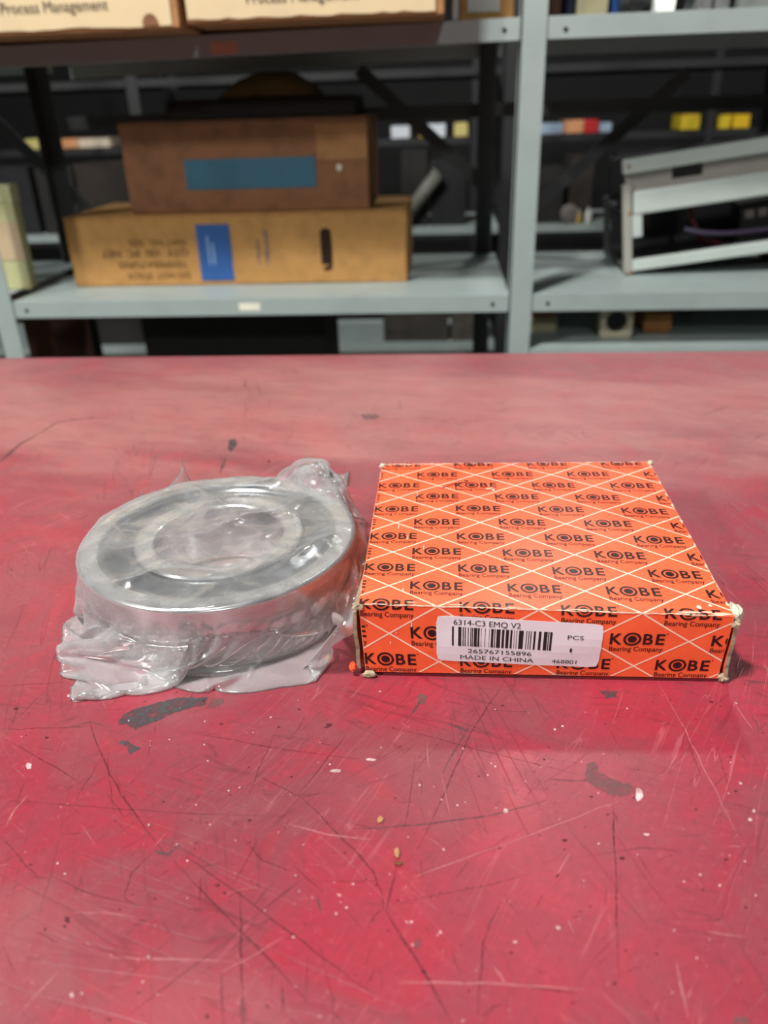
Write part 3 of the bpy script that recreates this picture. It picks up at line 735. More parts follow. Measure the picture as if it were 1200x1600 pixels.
# ------------------------------------------------------------------ near storage rack
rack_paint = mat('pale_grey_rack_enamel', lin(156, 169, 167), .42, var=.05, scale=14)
rack_dark = mat('darkened_rack_steel', lin(64, 67, 67), .5, var=.08, scale=14)  # rear posts, braces and beam darker than the enamel: shade put into colour
ZM, ZU, ZL = -.047, .361, -.143        # shelf heights against the table top
YF, YR = 1.09, 1.53
rk = thing('storage_rack', 'pale grey steel shelving rack behind the red table', 'rack')
def post(x0, x1, y, m, parent, side, z0=-TZ, z1=1.15, depth=.035, facing=1):
    """angle-section post: a front flange and a side flange"""
    bm = bmesh.new(); bbox(bm, x0, x1, y, y+.0025*facing, z0, z1)
    xs_ = x0 if side < 0 else x1
    bbox(bm, min(xs_, xs_-side*.0025), max(xs_, xs_-side*.0025), min(y, y+depth*facing), max(y, y+depth*facing), z0, z1); 
    return frombm('post', bm, m, parent)
def shelf(x0, x1, y0, y1, z, m, parent, lip=.030, sag=0.0, name='shelf'):
    bm = bmesh.new()
    bbox(bm, x0, x1, y0+.001, y1-.001, z-.0016, z)
    bbox(bm, x0, x1, y0, y0+.0016, z-lip, z-.0002, .0006); bbox(bm, x0, x1, y1-.0016, y1, z-lip, z-.0002)
    bbox(bm, x0, x1, y0+.0016, y0+.012, z-lip, z-lip+.0016)
    if sag:
        for v in bm.verts: v.co.z -= sag*(x1-v.co.x)/(x1-x0)
    return frombm(name, bm, m, parent)
XC0, XC1 = .150, .189
XL1 = -.745; XL0 = XL1-.039; XR0 = XC1+.895; XR1 = XR0+.039
for (a, b, s_) in ((XL0, XL1, -1), (XC0, XC1, -1), (XR0, XR1, 1)):
    post(a, b, YF-.003, rack_paint, rk, s_)
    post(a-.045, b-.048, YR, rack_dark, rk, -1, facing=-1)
sh_u = shelf(XL1, XC0, YF, YR, ZU, rack_paint, rk, sag=.011)
sh_m = shelf(XL1, XC0, YF, YR, ZM, rack_paint, rk)
sh_ru = shelf(XC1, XR0, YF, YR, ZU, rack_paint, rk)
sh_rm = shelf(XC1, XR0, YF, YR, ZM, rack_paint, rk)
sh_rl = shelf(XC1, XR0, YF, YR, ZL, rack_paint, rk, .010)
shelf(XL1, XC0, YF, YR, -.55, rack_paint, rk)
for z in (ZU, ZM): shelf(XL0-.9, XL0, YF, YR, z, rack_paint, rk)  # rack runs on out of view; this bay added to block light
post(XL0-.939, XL0-.9, YF-.003, rack_paint, rk, -1)  # end post of the unseen bay added to block light
hole_m = mat('bolt_hole_black', lin(30, 32, 34), .6)
for (x, z, par) in ((XL1+.024, ZM-.016, sh_m), (XC0-.028, ZM-.016, sh_m), (XC0-.024, ZU-.016, sh_u), (XC1+.028, ZU-.018, sh_ru), (XC1+.028, ZM-.016, sh_rm)):
    bm = bmesh.new(); lathe(bm, [(.0001, 0), (.0024, 0), (.0034, .0006), (.0034, .0012)], 12)
    for v in bm.verts: v.co = Vector((x+v.co.x, YF-v.co.z, z+v.co.y))
    bmesh.ops.recalc_face_normals(bm, faces=bm.faces[:]); frombm('bolt', bm, hole_m, par)
p = atY(390, 479, YF); box('shelf_sticker', p[0]-.019, p[0]+.019, YF-.0006, YF, p[2]-.007, p[2]+.006, mat('cream_sticker', lin(236, 232, 214), .6, var=.03), sh_m)
p = atY(349, 75, YF); box('shelf_sticker', p[0]-.020, p[0]+.022, YF-.0006, YF, p[2]-.008, p[2]+.008, mat('tan_sticker', lin(206, 164, 140), .7, var=.03), sh_u)
def brace(a, b, w, m, parent):
    """flat strap brace between two points of the rear plane"""
    a, b = Vector(a), Vector(b); d = (b-a).normalized(); n = Vector((-d.z, 0, d.x))*w/2; t = Vector((0, .003, 0))
    bm = bmesh.new(); vv = [bm.verts.new(p) for p in (a-n, b-n, b+n, a+n, a-n+t, b-n+t, b+n+t, a+n+t)]
    for f in ((0, 1, 2, 3), (7, 6, 5, 4), (0, 4, 5, 1), (1, 5, 6, 2), (2, 6, 7, 3), (3, 7, 4, 0)): bm.faces.new([vv[i] for i in f])
    return frombm('brace', bm, m, parent)
def bline(p0, p1, Y): a, b = atY(*p0, Y), atY(*p1, Y); return a, b
for (p0, p1) in (((560, 108), (790, 322)), ((1075, 112), (825, 332)), ((-60, 140), (150, 338))):
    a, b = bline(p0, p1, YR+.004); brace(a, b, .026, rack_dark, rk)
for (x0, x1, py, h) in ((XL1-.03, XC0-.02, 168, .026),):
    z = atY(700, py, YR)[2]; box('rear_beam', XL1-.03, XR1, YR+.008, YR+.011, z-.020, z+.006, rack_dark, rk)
finish(rk); rk.location.z = 0

# ------------------------------------------------------------------ things on the upper shelf
kraft = mat('brown_kraft_card', lin(166, 120, 76), .85, var=.12, scale=40, bump=.1)
kraft_lit = mat('golden_kraft_card', lin(180, 133, 75), .85, var=.10, scale=40, bump=.1)
kraft_dark = mat('dull_kraft_card', lin(134, 92, 62), .9, var=.14, scale=30, bump=.1)
cream = mat('cream_printed_card', lin(214, 194, 154), .7, var=.04, scale=12)
tape = mat('carton_tape', lin(176, 140, 92), .35, var=.06)
grey_ink = mat('grey_ink', lin(96, 84, 70), .8, var=.1)
def carton(name, label, x0, x1, y0, y1, z0, z1, m, seam=True, group=None, bev=.003, cat='box'):
    """corrugated carton: body, top flaps with a gap and a tape strip"""
    t = thing(name, label, cat, group=group)
    bm = bmesh.new(); bbox(bm, x0, x1, y0, y1, z0, z1-.003, bev)
    bmesh.ops.subdivide_edges(bm, edges=[e for e in bm.edges if e.calc_length() > .05], cuts=3, use_grid_fill=True)
    r = random.Random(int(x0*9999)); 
    for v in bm.verts:
        if v.co.z > z0+.002: v.co += Vector((r.uniform(-1, 1), r.uniform(-1, 1), 0))*.0012
    frombm('carton_body', bm, m, t)
    ym = (y0+y1)/2
    box('top_flap', x0+.001, x1-.001, y0+.001, ym-.001, z1-.003, z1, m, t, .0008); box('top_flap', x0+.001, x1-.001, ym+.001, y1-.001, z1-.003, z1, m, t, .0008)
    if seam: box('tape_strip', x0+.001, x1-.001, ym-.024, ym+.024, z1, z1+.0006, tape, t)
    return t
def zu(x): return ZU-.011*(XC0-x)/(XC0-XL1)
YT = .99
xa, xb = XL1+.006, atY(281, 30, YT)[0]; xc, xd = atY(291, 30, YT)[0], atY(694, 25, YT)[0]
for (x0, x1, lb, tx) in ((xa, xb, 'cream fronted carton on the upper shelf with a round thumb notch at its bottom', 2), (xc, xd, 'cream fronted carton on the upper shelf without thumb notch, nearer the middle upright', 385)):
    z0 = max(zu(x0), zu(x1))+.0005
    t = carton('stock_carton', lb, x0, x1, YT+.002, YT+.36, z0, z0+.30, kraft, group='cream fronted cartons on the upper shelf')
    # cream printed face with a slightly ragged lower border
    n = 24; V = []; r = random.Random(int(tx))
    for i in range(n+1):
        x = x0+.002+(x1-x0-.014)*i/n; V += [(x, YT, z0+.005+r.uniform(-.0015, .0015)), (x, YT, z0+.295)]
    panel = link('printed_face', mesh('printed_face', V, [(2*i, 2*i+2, 2*i+3, 2*i+1) for i in range(n)]), cream, t)
    m_ = panel.modifiers.new('t', 'SOLIDIFY'); m_.thickness = .0015; m_.offset = 0
    pa = atY(tx, 22, YT-.002) if tx < 100 else atY(tx, 5, YT-.002)
    front_text('lettering', 'Process Management', pa[0], pa[2], YT-.0022, .158, .0135, grey_ink, panel)
    if tx < 100:
        pc = atY(237, 46, YT); bm = bmesh.new(); vv = [bm.verts.new((pc[0]+.012*math.cos(a), YT-.0020, z0+.006+.014*math.sin(a))) for a in np.linspace(0, math.pi, 12)]; bm.faces.new(vv[::-1])
        frombm('thumb_notch', bm, kraft_dark, t)
    finish(t)
finish(carton('stock_carton', 'unseen brown carton added in the next bay to block light', XL0-.62, XL0-.012, YT+.03, YT+.36, ZU+.0005, ZU+.30, kraft))  # out of view, added to stop light leaking past the upright
t = thing('small_carton', 'small open brown carton with grey lining beside the upper cartons', 'box')
x0, x1 = atY(719, 20, 1.12)[0], XC0-.006; zb = ZU+.0004
bm = bmesh.new(); bbox(bm, x0, x1, 1.16, 1.32, zb, zb+.09, .002); frombm('carton_body', bm, kraft_lit, t)
box('front_label', x0+.012, x1-.022, 1.158, 1.16, zb+.014, zb+.08, mat('grey_white_label', lin(206, 206, 200), .7), t)
finish(t)
t = thing('grey_folder', 'thin grey upright folder between upper carton and small brown carton', 'folder')
x0, x1 = atY(707, 20, 1.08)[0], atY(717, 20, 1.08)[0]
box('cover', x0, x0+.003, 1.105, 1.33, zb, zb+.2, mat('grey_plastic', lin(186, 188, 186), .5), t, .001); box('cover', x1-.003, x1, 1.105, 1.33, zb, zb+.2, mat('grey_plastic', (0, 0, 0, 1)), t, .001)
box('spine', x0, x1, 1.102, 1.105, zb, zb+.2, mat('grey_plastic', (0, 0, 0, 1)), t, .001); finish(t)
# right bay, upper shelf: only their feet reach into the picture
def jar(name, label, cat, px0, px1, Y, z, h, m, m2, group=None):
    x0, x1 = atY(px0, 10, Y)[0], atY(px1, 10, Y)[0]; r = (x1-x0)/2; t = thing(name, label, cat, group=group)
    bm = bmesh.new(); lathe(bm, [(.001, 0), (r*.92, 0), (r, .004), (r, h*.7), (r*.75, h*.8), (r*.45, h*.85), (r*.45, h)], 28, (x0+x1)/2, Y+r, z); bmesh.ops.recalc_face_normals(bm, faces=bm.faces[:]); frombm('body', bm, m, t, True)
    bm = bmesh.new(); lathe(bm, [(.001, h*1.1), (r*.5, h*1.1), (r*.5, h*.93), (r*.001, h*.93)], 24, (x0+x1)/2, Y+r, z); bmesh.ops.recalc_face_normals(bm, faces=bm.faces[:]); frombm('cap', bm, m2, t)
    return finish(t)
def bin_(name, label, px0, px1, Y, z, h, m, d=.12, cat='bin', py=10):
    """open tray with walls and a rolled rim"""
    x0, x1 = atY(px0, py, Y)[0], atY(px1, py, Y)[0]; t = thing(name, label, cat); bm = bmesh.new(); w = .003
    bbox(bm, x0, x1, Y, Y+d, z, z+w); bbox(bm, x0, x0+w, Y, Y+d, z+w, z+h); bbox(bm, x1-w, x1, Y, Y+d, z+w, z+h); bbox(bm, x0+w, x1-w, Y, Y+w, z+w, z+h); bbox(bm, x0+w, x1-w, Y+d-w, Y+d, z+w, z+h)
    frombm('tray_body', bm, m, t)
    for ya in (Y-.003, Y+d): box('rim', x0-.003, x1+.003, ya, ya+.003, z+h-.008, z+h, m, t, .001)
    return finish(t)
zr = ZU+.0005
bin_('parts_bin', 'brown parts bin next to the steel upright on the upper shelf', 860, 876, 1.13, zr, .09, mat('brown_bin', lin(96, 62, 44), .7))
jar('jug', 'dark navy jug on the upper shelf', 'jug', 878, 902, 1.15, zr, .16, mat('navy_plastic', lin(26, 34, 60), .4), mat('black_plastic', lin(22, 22, 24), .4))
finish(carton('small_box', 'beige box on the upper shelf between the navy jug and the blue tin', atY(903, 10, 1.13)[0], atY(950, 10, 1.13)[0], 1.13, 1.25, zr, zr+.10, mat('beige_card', lin(150, 142, 112), .8), False, bev=.002))
jar('paint_tin', 'small blue tin on the upper shelf', 'tin', 952, 970, 1.14, zr, .12, mat('blue_tin', lin(24, 62, 120), .4), mat('tin_lid', lin(150, 150, 150), .3, 1.0))
def motor(label, px0, px1, Y, z, m, m2):
    x0, x1 = atY(px0, 10, Y)[0], atY(px1, 10, Y)[0]; r = .035; t = thing('electric_motor', label, 'motor'); bm = bmesh.new()
    pr = [(.001, 0), (r*.8, 0), (r, .006)]+[(r+(.003 if i % 2 else 0), .006+(x1-x0-.012)*i/16) for i in range(1, 16)]+[(r*.8, x1-x0), (.001, x1-x0)]
    lathe(bm, pr, 24); bmesh.ops.recalc_face_normals(bm, faces=bm.faces[:])
    for v in bm.verts: v.co = Vector((x0+v.co.z, Y+.04+v.co.x, z+.012+.038+v.co.y))
    frombm('housing', bm, m, t); box('foot', x0+.01, x0+.03, Y, Y+.08, z, z+.02, m2, t, .001); box('foot', x1-.03, x1-.01, Y, Y+.08, z, z+.02, m2, t, .001); return finish(t)
gm = mat('grey_casting', lin(112, 112, 112), .5, var=.2, scale=80); dk = mat('black_iron', lin(34, 34, 36), .5, var=.2, scale=60)
motor('finned grey motor behind the folded paper tag on the upper shelf', 975, 1050, 1.22, zr, gm, dk)
motor('finned dark motor at the outer end of the upper shelf', 1080, 1150, 1.14, zr, dk, gm)
t = thing('paper_tag', 'white folded paper tag standing on the upper shelf edge', 'tag'); bm = bmesh.new()
xq0, xq1 = atY(1027, 8, 1.10)[0], atY(1062, 8, 1.10)[0]
for (ya, yb) in ((1.105, 1.12), (1.135, 1.12)):
    bm.faces.new([bm.verts.new(p) for p in ((xq0, ya, zr+.0005), (xq1-.006, ya, zr+.0005), (xq1, yb, zr+.03), (xq0-.003, yb, zr+.03))])
o = frombm('leaf', bm, mat('white_paper', lin(232, 234, 230), .8), t); m_ = o.modifiers.new('t', 'SOLIDIFY'); m_.thickness = .0006; finish(t)
bin_('parts_bin', 'grey parts bin behind the dark motor at the outer shelf end', 1155, 1230, 1.14, zr, .06, mat('grey_bin', lin(120, 124, 120), .6))

# ------------------------------------------------------------------ cartons on the middle shelf
YC = 1.215
x0, x1 = atY(118, 445, YC)[0], atY(637, 440, YC)[0]; z0 = ZM+.0003; zt = atY(400, 333, YC)[2]
lc = carton('flat_carton', 'long golden carton with blue panel and hand hole on the middle shelf', x0, x1, YC, YC+.26, z0, zt, kraft_lit, False, bev=.004)
blue = mat('blue_carton_ink', lin(38, 86, 150), .7, var=.05)
pa, pb = atY(316, 437, YC), atY(357, 350, YC)
pnl = box('blue_panel', pa[0], pb[0], YC-.0012, YC-.0004, pa[2]-.002, pb[2], blue, lc)
pale_ink = mat('pale_blue_ink', lin(120, 150, 192), .7)
for q in range(2):
    box('print_line', pa[0]+.018+.009*q, pa[0]+.022+.009*q, YC-.0014, YC-.0012, pa[2]+.028, pb[2]-.02-.012*q, pale_ink, pnl)
stamp = mat('brown_stamp_ink', lin(104, 74, 40), .9, var=.2, scale=200)
for body_, px0, px1, py, h in (('PART NO.  SIZE', 202, 290, 385, 9), ('QTY  100  PC  NET', 160, 295, 402, 10), ('TEMPERATURES', 186, 294, 419, 9), ('DO NOT  STACK', 200, 298, 436, 9)):
    a, b = atY(px0, py, YC), atY(px1, py, YC); front_text('stamped_lettering', body_, a[0], a[2], YC-.0009, b[0]-a[0], h*.00122, stamp, lc, flip=True)
bi = mat('blue_grey_ink', lin(84, 92, 120), .8)
for px, w_, h in ((403, .058, .007), (415, .075, .010)):
    a = atY(px, 425, YC); front_text('lettering', 'Distributed' if w_ < .06 else 'Manufactured', a[0], a[2], YC-.0009, w_, h, bi, lc, vertical=True)
a = atY(510, 390, YC); bm = bmesh.new()
vv = [bm.verts.new((a[0]+.0105*math.cos(q), YC-.0010, a[2]+(.030 if math.sin(q) > 0 else -.030)+.0085*math.sin(q))) for q in np.linspace(0, 2*math.pi, 25)[:-1]]; bm.faces.new(vv[::-1])
frombm('hand_hole', bm, mat('hole_dark', lin(40, 24, 12), 1.0), lc); finish(lc)
YD = 1.235
x0, x1 = atY(206, 335, YD)[0], atY(578, 330, YD)[0]; z0 = zt+.0006; z1 = atY(400, 186, YD)[2]
uc = carton('big_carton', 'big brown carton with faded blue print stacked on the golden carton', x0, x1, YD, YD+.24, z0, z1, kraft_dark, True, bev=.004)
pa, pb = atY(293, 297, YD), atY(492, 244, YD)
strip = box('blue_print', pa[0], pb[0], YD-.0012, YD-.0004, pa[2], pb[2], mat('faded_blue_ink', lin(58, 104, 124), .8, var=.18, scale=9), uc)
a = atY(530, 262, YD); lump('torn_spot', (a[0], YD-.0004, a[2]), (.006, .0008, .008), 4, mat('white_scuff', lin(220, 214, 200), .8), uc, 1)
box('tape_seam', pb[0]+.004, x1-.001, YD-.0010, YD-.0002, pb[2]-.006, z1-.012, mat('wet_tape', lin(160, 112, 64), .6), uc); finish(uc)
t = thing('padded_pouch', 'dark olive padded pouch lying on top of the big brown carton', 'pouch')
x0, x1 = atY(345, 130, 1.30)[0], atY(495, 130, 1.30)[0]; zb = atY(400, 152, 1.28)[2]
finish(carton('flat_box', 'flat black box between the big brown carton and the olive pouch', x0-.09, x1+.07, 1.26, 1.46, z1+.0008, zb-.0006, mat('black_box_card', lin(34, 30, 28), .85), False))
zb += .0008; bm = bmesh.new(); g = []
for i in range(13):
    g.append([bm.verts.new((x0+(x1-x0)*i/12, 1.27+.15*k/8, zb+.0005+.042*(math.sin(math.pi*i/12)*math.sin(math.pi*k/8))**.5*(1+.12*smooth_noise(i, k)))) for k in range(9)])
for A, B in zip(g, g[1:]):
    for k in range(8): bm.faces.new((A[k], B[k], B[k+1], A[k+1]))
o = frombm('pouch_body', bm, mat('olive_cloth', lin(110, 88, 44), .8), t, True); m_ = o.modifiers.new('t', 'SOLIDIFY'); m_.thickness = .002; m_.offset = -1; finish(t)
# pale carton near the cut-off upright
x0, x1 = atY(-75, 450, 1.20)[0], atY(50, 452, 1.20)[0]; zt2 = atY(20, 290, 1.20)[2]
t = thing('pale_carton', 'slim pale yellow green carton beside the cut-off upright', 'box'); z0 = ZM+.0003
bm = bmesh.new(); bbox(bm, x0, x1, 1.20, 1.228, z0, zt2, .003); frombm('carton_body', bm, mat('pale_green_card', lin(186, 186, 138), .7, var=.12, scale=9), t)
box('lid', x0-.002, x1+.002, 1.198, 1.230, zt2-.03, zt2+.002, mat('pale_lid_card', lin(190, 192, 146), .7, var=.08, scale=12), t, .003)
box('wrap_band', x0-.0008, x1+.0008, 1.1988, 1.2, z0+.055, z0+.125, mat('pink_beige_band', lin(196, 172, 140), .7, var=.05), t); finish(t)
# ------------------------------------------------------------------ tilted white steel frame in the right bay
enamel = mat('white_enamel_steel', lin(188, 198, 193), .4, var=.04, scale=20)
enamel_dull = mat('dull_cream_enamel', lin(160, 158, 150), .55, var=.05, scale=20)
YT2 = 1.245; TILT = .124
def tp(px, py, dy=0.0): return atY(px, py, YT2+dy)
org = np.array([.3880, YT2, ZM+.0008])
ex = np.array([math.cos(TILT), 0, math.sin(TILT)]); ez = np.array([-math.sin(TILT), 0, math.cos(TILT)]); ey = np.array([0, 1.0, 0])
fr = thing('steel_frame', 'tilted white steel frame tray holding dark cables on the middle shelf', 'frame')
def tb_(name, a0, a1, b0, b1, c0, c1, m, bev=.0015, parent=None):
    """box in the tilted frame: a along, b back, c up"""
    bm = bmesh.new(); bbox(bm, a0, a1, b0, b1, c0, c1, bev)
    for v in bm.verts: v.co = Vector(org+ex*v.co.x+ey*v.co.y+ez*v.co.z)
    return frombm(name, bm, m, parent or fr)
LEN = .46
tb_('top_lip', -.012, LEN, -.012, .006, .178, .202, enamel)
bm_parts = ((-.006, .075, .146, .178), (.075, .128, .146, .1565), (.128, LEN, .146, .178))
bm = bmesh.new()
for a0, a1, c0, c1 in bm_parts: bbox(bm, a0, a1, .006, .009, c0, c1)
for v in bm.verts: v.co = Vector(org+ex*v.co.x+ey*v.co.y+ez*v.co.z)
frombm('recessed_panel', bm, enamel_dull, fr)
tb_('front_panel', .006, LEN, -.004, .008, .106, .146, enamel, .004)
tb_('bracket', .004, .022, -.002, .004, .066, .106, enamel, .003)
tb_('corner_post', -.012, .003, -.002, .012, .004, .160, enamel_dull)
tb_('bottom_rail', .003, LEN, -.002, .012, .006, .026, enamel, .002)
tb_('side_rail', -.010, 0, .012, .20, .004, .014, rack_dark)
tb_('corner_post', -.012, .000, .20, .212, .004, .120, rack_dark)
tb_('side_rail', -.010, 0, .012, .20, .106, .116, rack_dark)
tb_('base_plate', .003, LEN, .012, .212, .008, .011, mat('dark_base_steel', lin(44, 42, 44), .6))
tb_('shade_backing', .003, LEN, .20, .212, .011, .19, mat('dark_base_steel', (0, 0, 0, 1)))  # dark sheet added so the notch and the frame's inside look shaded
for a, c in ((-.003, .190), (-.002, .110), (-.004, .004)):
    q = org+ex*a+ez*c; lump('rust_spot', (q[0], YT2-.0125 if c > .15 else YT2-.0025, q[2]), (.004, .0012, .004), int(c*999), mat('rust_stain', lin(150, 116, 66), .9), fr, 1)
finish(fr)
def fpt(a, b, c): return org+ex*a+ey*b+ez*c
for (nm, lb, pts, r, col) in (('power_cable', 'pale violet grey cable lying across the tilted steel frame', [(.11, .05, .060), (.15, .045, .048), (.20, .05, .040), (.27, .06, .036), (.34, .05, .036), (.44, .05, .034)], .0045, (96, 86, 112)),
        ('power_cable', 'black cable curled at the bottom of the tilted steel frame', [(.02, .06, .016), (.06, .03, .0158), (.11, .03, .0158), (.17, .05, .0158), (.25, .05, .0158), (.42, .06, .0158)], .0045, (52, 48, 60)),
        ('power_cable', 'dark red cable hanging inside the tilted steel frame', [(.135, .10, .100), (.133, .09, .075), (.138, .08, .055), (.150, .085, .030), (.19, .10, .0156)], .0042, (110, 40, 52))):
    bm = bmesh.new(); P = [Vector(fpt(*p)) for p in pts]; Q = []
    for i in range(len(P)-1):
        p0, p1, p2, p3 = P[max(i-1, 0)], P[i], P[i+1], P[min(i+2, len(P)-1)]
        for k in range(6):
            t_ = k/6; Q.append(.5*((2*p1)+(p2-p0)*t_+(2*p0-5*p1+4*p2-p3)*t_*t_+(3*p1-p0-3*p2+p3)*t_**3))
    Q.append(P[-1]); tube(bm, Q, r, 8); o = frombm(nm, bm, mat('cable_%d' % col[0], lin(*col), .45), None, True); tag(o, lb, 'cable', 'cables in the steel frame'); finish(o)
t = thing('relay_block', 'black electrical block among the cables in the tilted steel frame', 'block')
bm = bmesh.new(); bbox(bm, .22, .30, .08, .14, .0115, .085, .003)
for v in bm.verts: v.co = Vector(org+ex*v.co.x+ey*v.co.y+ez*v.co.z)
frombm('housing', bm, mat('black_bakelite', lin(34, 32, 34), .5), t)
for k in range(3):
    bm = bmesh.new(); bbox(bm, .228+.024*k, .244+.024*k, .077, .080, .058, .072, .001)
    for v in bm.verts: v.co = Vector(org+ex*v.co.x+ey*v.co.y+ez*v.co.z)
    frombm('terminal', bm, mat('terminal_metal', lin(150, 146, 140), .4, .6), t)
finish(t)
xs0 = org[0]+ex[0]*.30; finish(carton('support_carton', 'low brown carton propping up the tilted steel frame', xs0, xs0+.14, YT2+.02, YT2+.2, ZM+.0003, ZM+.0003+.0375, kraft_dark, False, bev=.002))

# ------------------------------------------------------------------ right bay, lower shelf
zl = ZL
pale = mat('pale_stack_card', lin(172, 168, 140), .8, var=.1, scale=20)
YL = 1.20
x0, x1 = atY(829, 530, YL)[0], atY(868, 530, YL)[0]
finish(carton('small_box', 'pale small box at the bottom of the stack on the lower shelf', x0, x1, YL, YL+.1, zl+.0003, zl+.030, pale, False, bev=.002))
finish(carton('small_box', 'brown small box in the middle of the stack on the lower shelf', x0, x1-.002, YL, YL+.1, zl+.0306, zl+.044, kraft_dark, False, bev=.002))
finish(carton('small_box', 'pale small box on top of the stack on the lower shelf', x0, x1+.001, YL, YL+.1, zl+.0446, zl+.068, mat('pale_top_card', lin(182, 180, 150), .8, var=.1, scale=20), False, bev=.002))
t = thing('bearing_housing', 'cream square flange block with round bore on the lower shelf', 'block')
x0, x1 = atY(936, 530, 1.16)[0], atY(986, 530, 1.16)[0]; cxh = (x0+x1)/2; hs = (x1-x0)/2; n = 32; bm = bmesh.new(); r = hs*.66; zc = zl+.0005+hs
ringF, ringB, sqF, sqB = [], [], [], []
for i in range(n):
    a = 2*math.pi*(i+.5)/n; ca, sa = math.cos(a), math.sin(a); k = hs/max(abs(ca), abs(sa))
    for L_, rr, y in ((ringF, r, 1.16), (ringB, r, 1.205), (sqF, k, 1.16), (sqB, k, 1.205)): L_.append(bm.verts.new((cxh+rr*ca, y, zc+rr*sa)))
for i in range(n):
    j = (i+1) % n
    for f in ((sqF[i], sqF[j], ringF[j], ringF[i]), (ringB[i], ringB[j], sqB[j], sqB[i]), (ringF[i], ringF[j], ringB[j], ringB[i]), (sqB[i], sqB[j], sqF[j], sqF[i])): bm.faces.new(f)
bmesh.ops.recalc_face_normals(bm, faces=bm.faces[:]); frombm('flange', bm, mat('cream_casting', lin(184, 176, 152), .6), t)
bm = bmesh.new(); lathe(bm, [(r*.99, 0), (r*.99, .012), (r*.72, .014), (r*.72, 0)], 32, close=True); bmesh.ops.recalc_face_normals(bm, faces=bm.faces[:])
for v in bm.verts: v.co = Vector((cxh+v.co.x, 1.175+v.co.z, zc+v.co.y))
frombm('seal_ring', bm, dk, t, True); finish(t)
x0, x1 = atY(1003, 530, 1.19)[0], atY(1046, 530, 1.19)[0]
finish(carton('small_box', 'orange brown small box next to the square flange block', x0, x1, 1.19, 1.28, zl+.0003, zl+.036, mat('orange_kraft', lin(168, 116, 66), .85), False, bev=.002))
x0, x1 = atY(990, 520, 1.33)[0], atY(1052, 520, 1.33)[0]
finish(carton('small_box', 'dark brown box standing behind the orange brown small box', x0, x1, 1.33, 1.43, zl+.0003, zl+.07, kraft_dark, False, bev=.002))
jar('paste_jar', 'small dull jar far in on the lower shelf', 'jar', 1135, 1155, 1.35, zl+.0002, .05, gm, dk)
# left bay, below the middle shelf
x0, x1 = atY(38, 520, 1.30)[0], atY(82, 520, 1.30)[0]
finish(carton('tall_carton', 'dark brown carton standing low beneath the middle shelf', x0, x1, 1.30, 1.48, -.55+.0003, -.085, mat('red_brown_card', lin(84, 50, 36), .9), False))
x0, x1 = atY(225, 530, 1.30)[0], atY(510, 530, 1.30)[0]
finish(carton('wide_carton', 'wide black carton standing low beneath the middle shelf', x0, x1, 1.30, 1.50, -.55+.0003, -.10, mat('black_card', lin(30, 28, 28), .8), False))

# ------------------------------------------------------------------ rack across the rear aisle
rear_paint = mat('shaded_rear_rack_paint', lin(36, 38, 39), .55, var=.08, scale=14); far_paint = mat('shaded_rack_enamel', lin(34, 35, 37), .6, var=.08, scale=14)  # dark tones put the shade of the rear aisles into the rack paint
b2 = thing('rear_rack', 'grey steel shelving rack across the aisle behind the near rack', 'rack')
Y2, Y2B = 2.45, 2.85
zs2 = atY(700, 355, Y2)[2]
edges2 = (-1.9, -.95, .235, 1.15, 2.1)
for x in edges2:
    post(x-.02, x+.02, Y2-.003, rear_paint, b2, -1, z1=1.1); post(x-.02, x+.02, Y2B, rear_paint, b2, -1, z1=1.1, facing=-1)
for a, b in zip(edges2, edges2[1:]):
    for z in (zs2, zs2-.395, zs2+.46): shelf(a+.02, b-.02, Y2, Y2B, z, rack_paint if z <= zs2 else far_paint, b2, .022)  # top shelf painted dark to stand for its shade
finish(b2); b2.location.z = 0
dkm = [mat('shade_fill_box_%d' % i, c_, .8, var=.2, scale=12) for i, c_ in enumerate((lin(30, 28, 28), lin(42, 35, 30), lin(26, 27, 30), lin(54, 50, 46), lin(70, 66, 60)))]  # dark fill boxes: the rear racks' shade is put into their colour
r3 = random.Random(8); k = 0
def stock(label, px0, px1, ptop, Y, z, m, d=.16, name='stock_box', group='boxes on the rear racks', py=300):
    x0, x1 = atY(px0, py, Y)[0], atY(px1, py, Y)[0]; zt_ = atY((px0+px1)/2, ptop, Y)[2]
    finish(carton(name, label, x0, x1, Y, Y+d, z+.0004, max(zt_, z+.02), m, False, group=group, bev=.002))
for (lb, a, b, pt, m_) in (('near black fill box on the rear rack seen beside the big brown carton', 628, 668, 235, dkm[0]), ('dark tall fill box on the rear rack near its upright', 672, 728, 250, dkm[2]),
        ('dark fill box on the rear rack just past the steel upright', 838, 880, 262, dkm[0]), ('brownish dark fill box on the rear rack behind the tilted frame', 890, 925, 245, dkm[1]), ('wide dark fill box on the rear rack behind the tilted frame', 960, 1085, 235, dkm[2]),
        ('dark fill box on the rear rack beside the pale green carton', 60, 118, 262, dkm[0]), ('brownish dark fill box on the rear rack beside the big carton edge', 122, 205, 255, dkm[1]), ('dark fill box on the rear rack behind the pale green carton', -50, 50, 262, dkm[2]), ('wide dark fill box on the rear rack at the outer end', 1095, 1230, 245, dkm[0])):
    stock(lb, a, b, pt, Y2+.05, zs2, m_)
jar('spray_bottle', 'small white bottle at the front edge of the rear rack shelf', 'bottle', 942, 954, Y2+.01, zs2, .045, mat('white_bottle', lin(206, 208, 200), .5), mat('grey_plastic', (0, 0, 0, 1)))
jar('glue_bottle', 'small yellowish bottle at the front edge of the rear rack shelf', 'bottle', 926, 936, Y2+.01, zs2, .04, mat('yellow_bottle', lin(180, 150, 80), .5), mat('grey_plastic', (0, 0, 0, 1)))
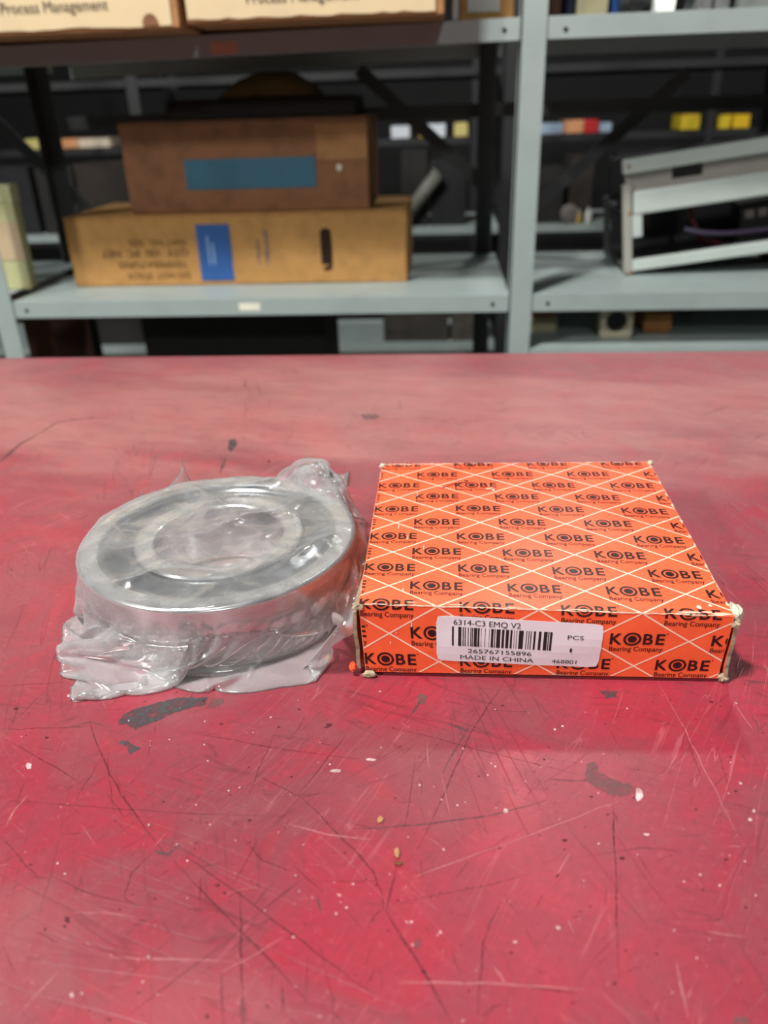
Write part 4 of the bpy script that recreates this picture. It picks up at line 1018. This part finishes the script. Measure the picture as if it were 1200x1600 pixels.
t = thing('pipe_roll', 'grey pipe leaning on the rear rack beside the big brown carton', 'pipe'); bm = bmesh.new()
pa, pb = atY(655, 310, Y2+.02), atY(684, 272, Y2+.02); dd = (pb-pa); tube(bm, [pa-dd*.8, pb], .022, 14); frombm('pipe_wall', bm, mat('dull_grey_pipe', lin(120, 120, 112), .6), t, True)
bm = bmesh.new(); tube(bm, [pb, pb+dd*.05], .024, 14); frombm('end_collar', bm, mat('dull_grey_pipe', (0, 0, 0, 1)), t, True); finish(t)
t = thing('round_drum', 'dim round grey disc on the rear rack just past the steel upright', 'drum'); p = atY(894, 302, Y2+.0); bm = bmesh.new(); lathe(bm, [(.001, 0), (.026, 0), (.030, .004), (.030, .03), (.001, .03)], 24); bmesh.ops.recalc_face_normals(bm, faces=bm.faces[:])
for v in bm.verts: v.co = Vector((p[0]+v.co.x, Y2+.012+v.co.z, zs2+.0304+v.co.y))
frombm('drum_body', bm, mat('dim_grey_disc', lin(110, 104, 100), .6), t, True); finish(t)
for (lb, a, b, pt, m_) in (('brownish dark fill box low on the rear rack beneath the middle shelf', 60, 128, 515, dkm[1]), ('added dark box low on the rear rack beneath the middle shelf', 132, 226, 515, dkm[0]), ('dull grey box low on the rear rack beneath the middle shelf', 600, 700, 512, dkm[3]), ('grey box low on the rear rack next to the dull one', 705, 760, 520, dkm[4])):  # dark box added over a shelf that showed too bright
    x0, x1 = atY(a, 540, Y2+.05)[0], atY(b, 540, Y2+.05)[0]; finish(carton('stock_box', lb, x0, x1, Y2+.05, Y2+.2, zs2-.395+.0004, zs2-.395+.09, m_, False, group='boxes on the rear racks', bev=.002))

# ------------------------------------------------------------------ far rack with brightly packed goods
Y3 = 3.75
z3 = atY(650, 216, Y3)[2]
b3 = thing('far_rack', 'distant dark shelving rack carrying brightly coloured packs', 'rack')
px3 = [atY(q, 200, Y3)[0] for q in (-300, 74, 742, 1108)]; px3.append(px3[-1]+1.3)
for x in px3:
    post(x-.02, x+.02, Y3-.003, rear_paint, b3, -1, z1=1.2)
for a, b in zip(px3, px3[1:]):
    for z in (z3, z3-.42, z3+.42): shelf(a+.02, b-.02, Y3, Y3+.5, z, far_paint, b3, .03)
finish(b3); b3.location.z = 0
white = lin(226, 232, 240); yel = lin(226, 196, 40); cre = lin(232, 214, 190); bl = lin(170, 190, 214); org_ = lin(226, 160, 110); red = lin(214, 40, 46); pyl = lin(222, 208, 130)
packs = [(611, 640, 197, white, 'white pack on the far rack nearest the big brown carton'), (655, 664, 195, yel, 'narrow yellow pack on the far rack between the white ones'), (666, 696, 194, white, 'broad white pack on the far rack behind the brace'),
  (710, 731, 192, pyl, 'pale yellow pack on the far rack'), (756, 770, 186, white, 'lilac white pack on the far rack beside the steel upright'),
  (843, 880, 193, bl, 'pale blue pack on the far rack just past the steel upright'), (882, 912, 188, org_, 'peach coloured pack on the far rack'), (913, 935, 187, red, 'bright red pack on the far rack'), (937, 955, 196, bl, 'small pale blue pack beside the bright red one'),
  (1066, 1094, 179, yel, 'yellow pack on the far rack seen above the tilted frame'), (1124, 1142, 180, yel, 'yellow pack on the far rack next to the dim steel bar'), (1148, 1172, 179, lin(230, 190, 30), 'deep yellow pack on the far rack at the outer end'),
  (40, 62, 217, pyl, 'round topped yellow pack on the far rack at the dim end'), (92, 122, 217, org_, 'peach pack on the far rack at the dim end'), (124, 172, 224, cre, 'cream pack on the far rack at the dim end')]
for i, (a, b, pt, c_, lb) in enumerate(packs):
    py = pt+10; x0, x1 = atY(a, py, Y3+.02)[0], atY(b, py, Y3+.02)[0]; h = max(.04, atY((a+b)/2, pt, Y3+.02)[2]-z3)
    finish(carton('goods_pack', lb, x0, x1, Y3+.02, Y3+.2, z3+.0004, z3+h, mat('pack_%d' % i, c_, .6, var=.04), False, group='packs on the far rack', bev=.004))
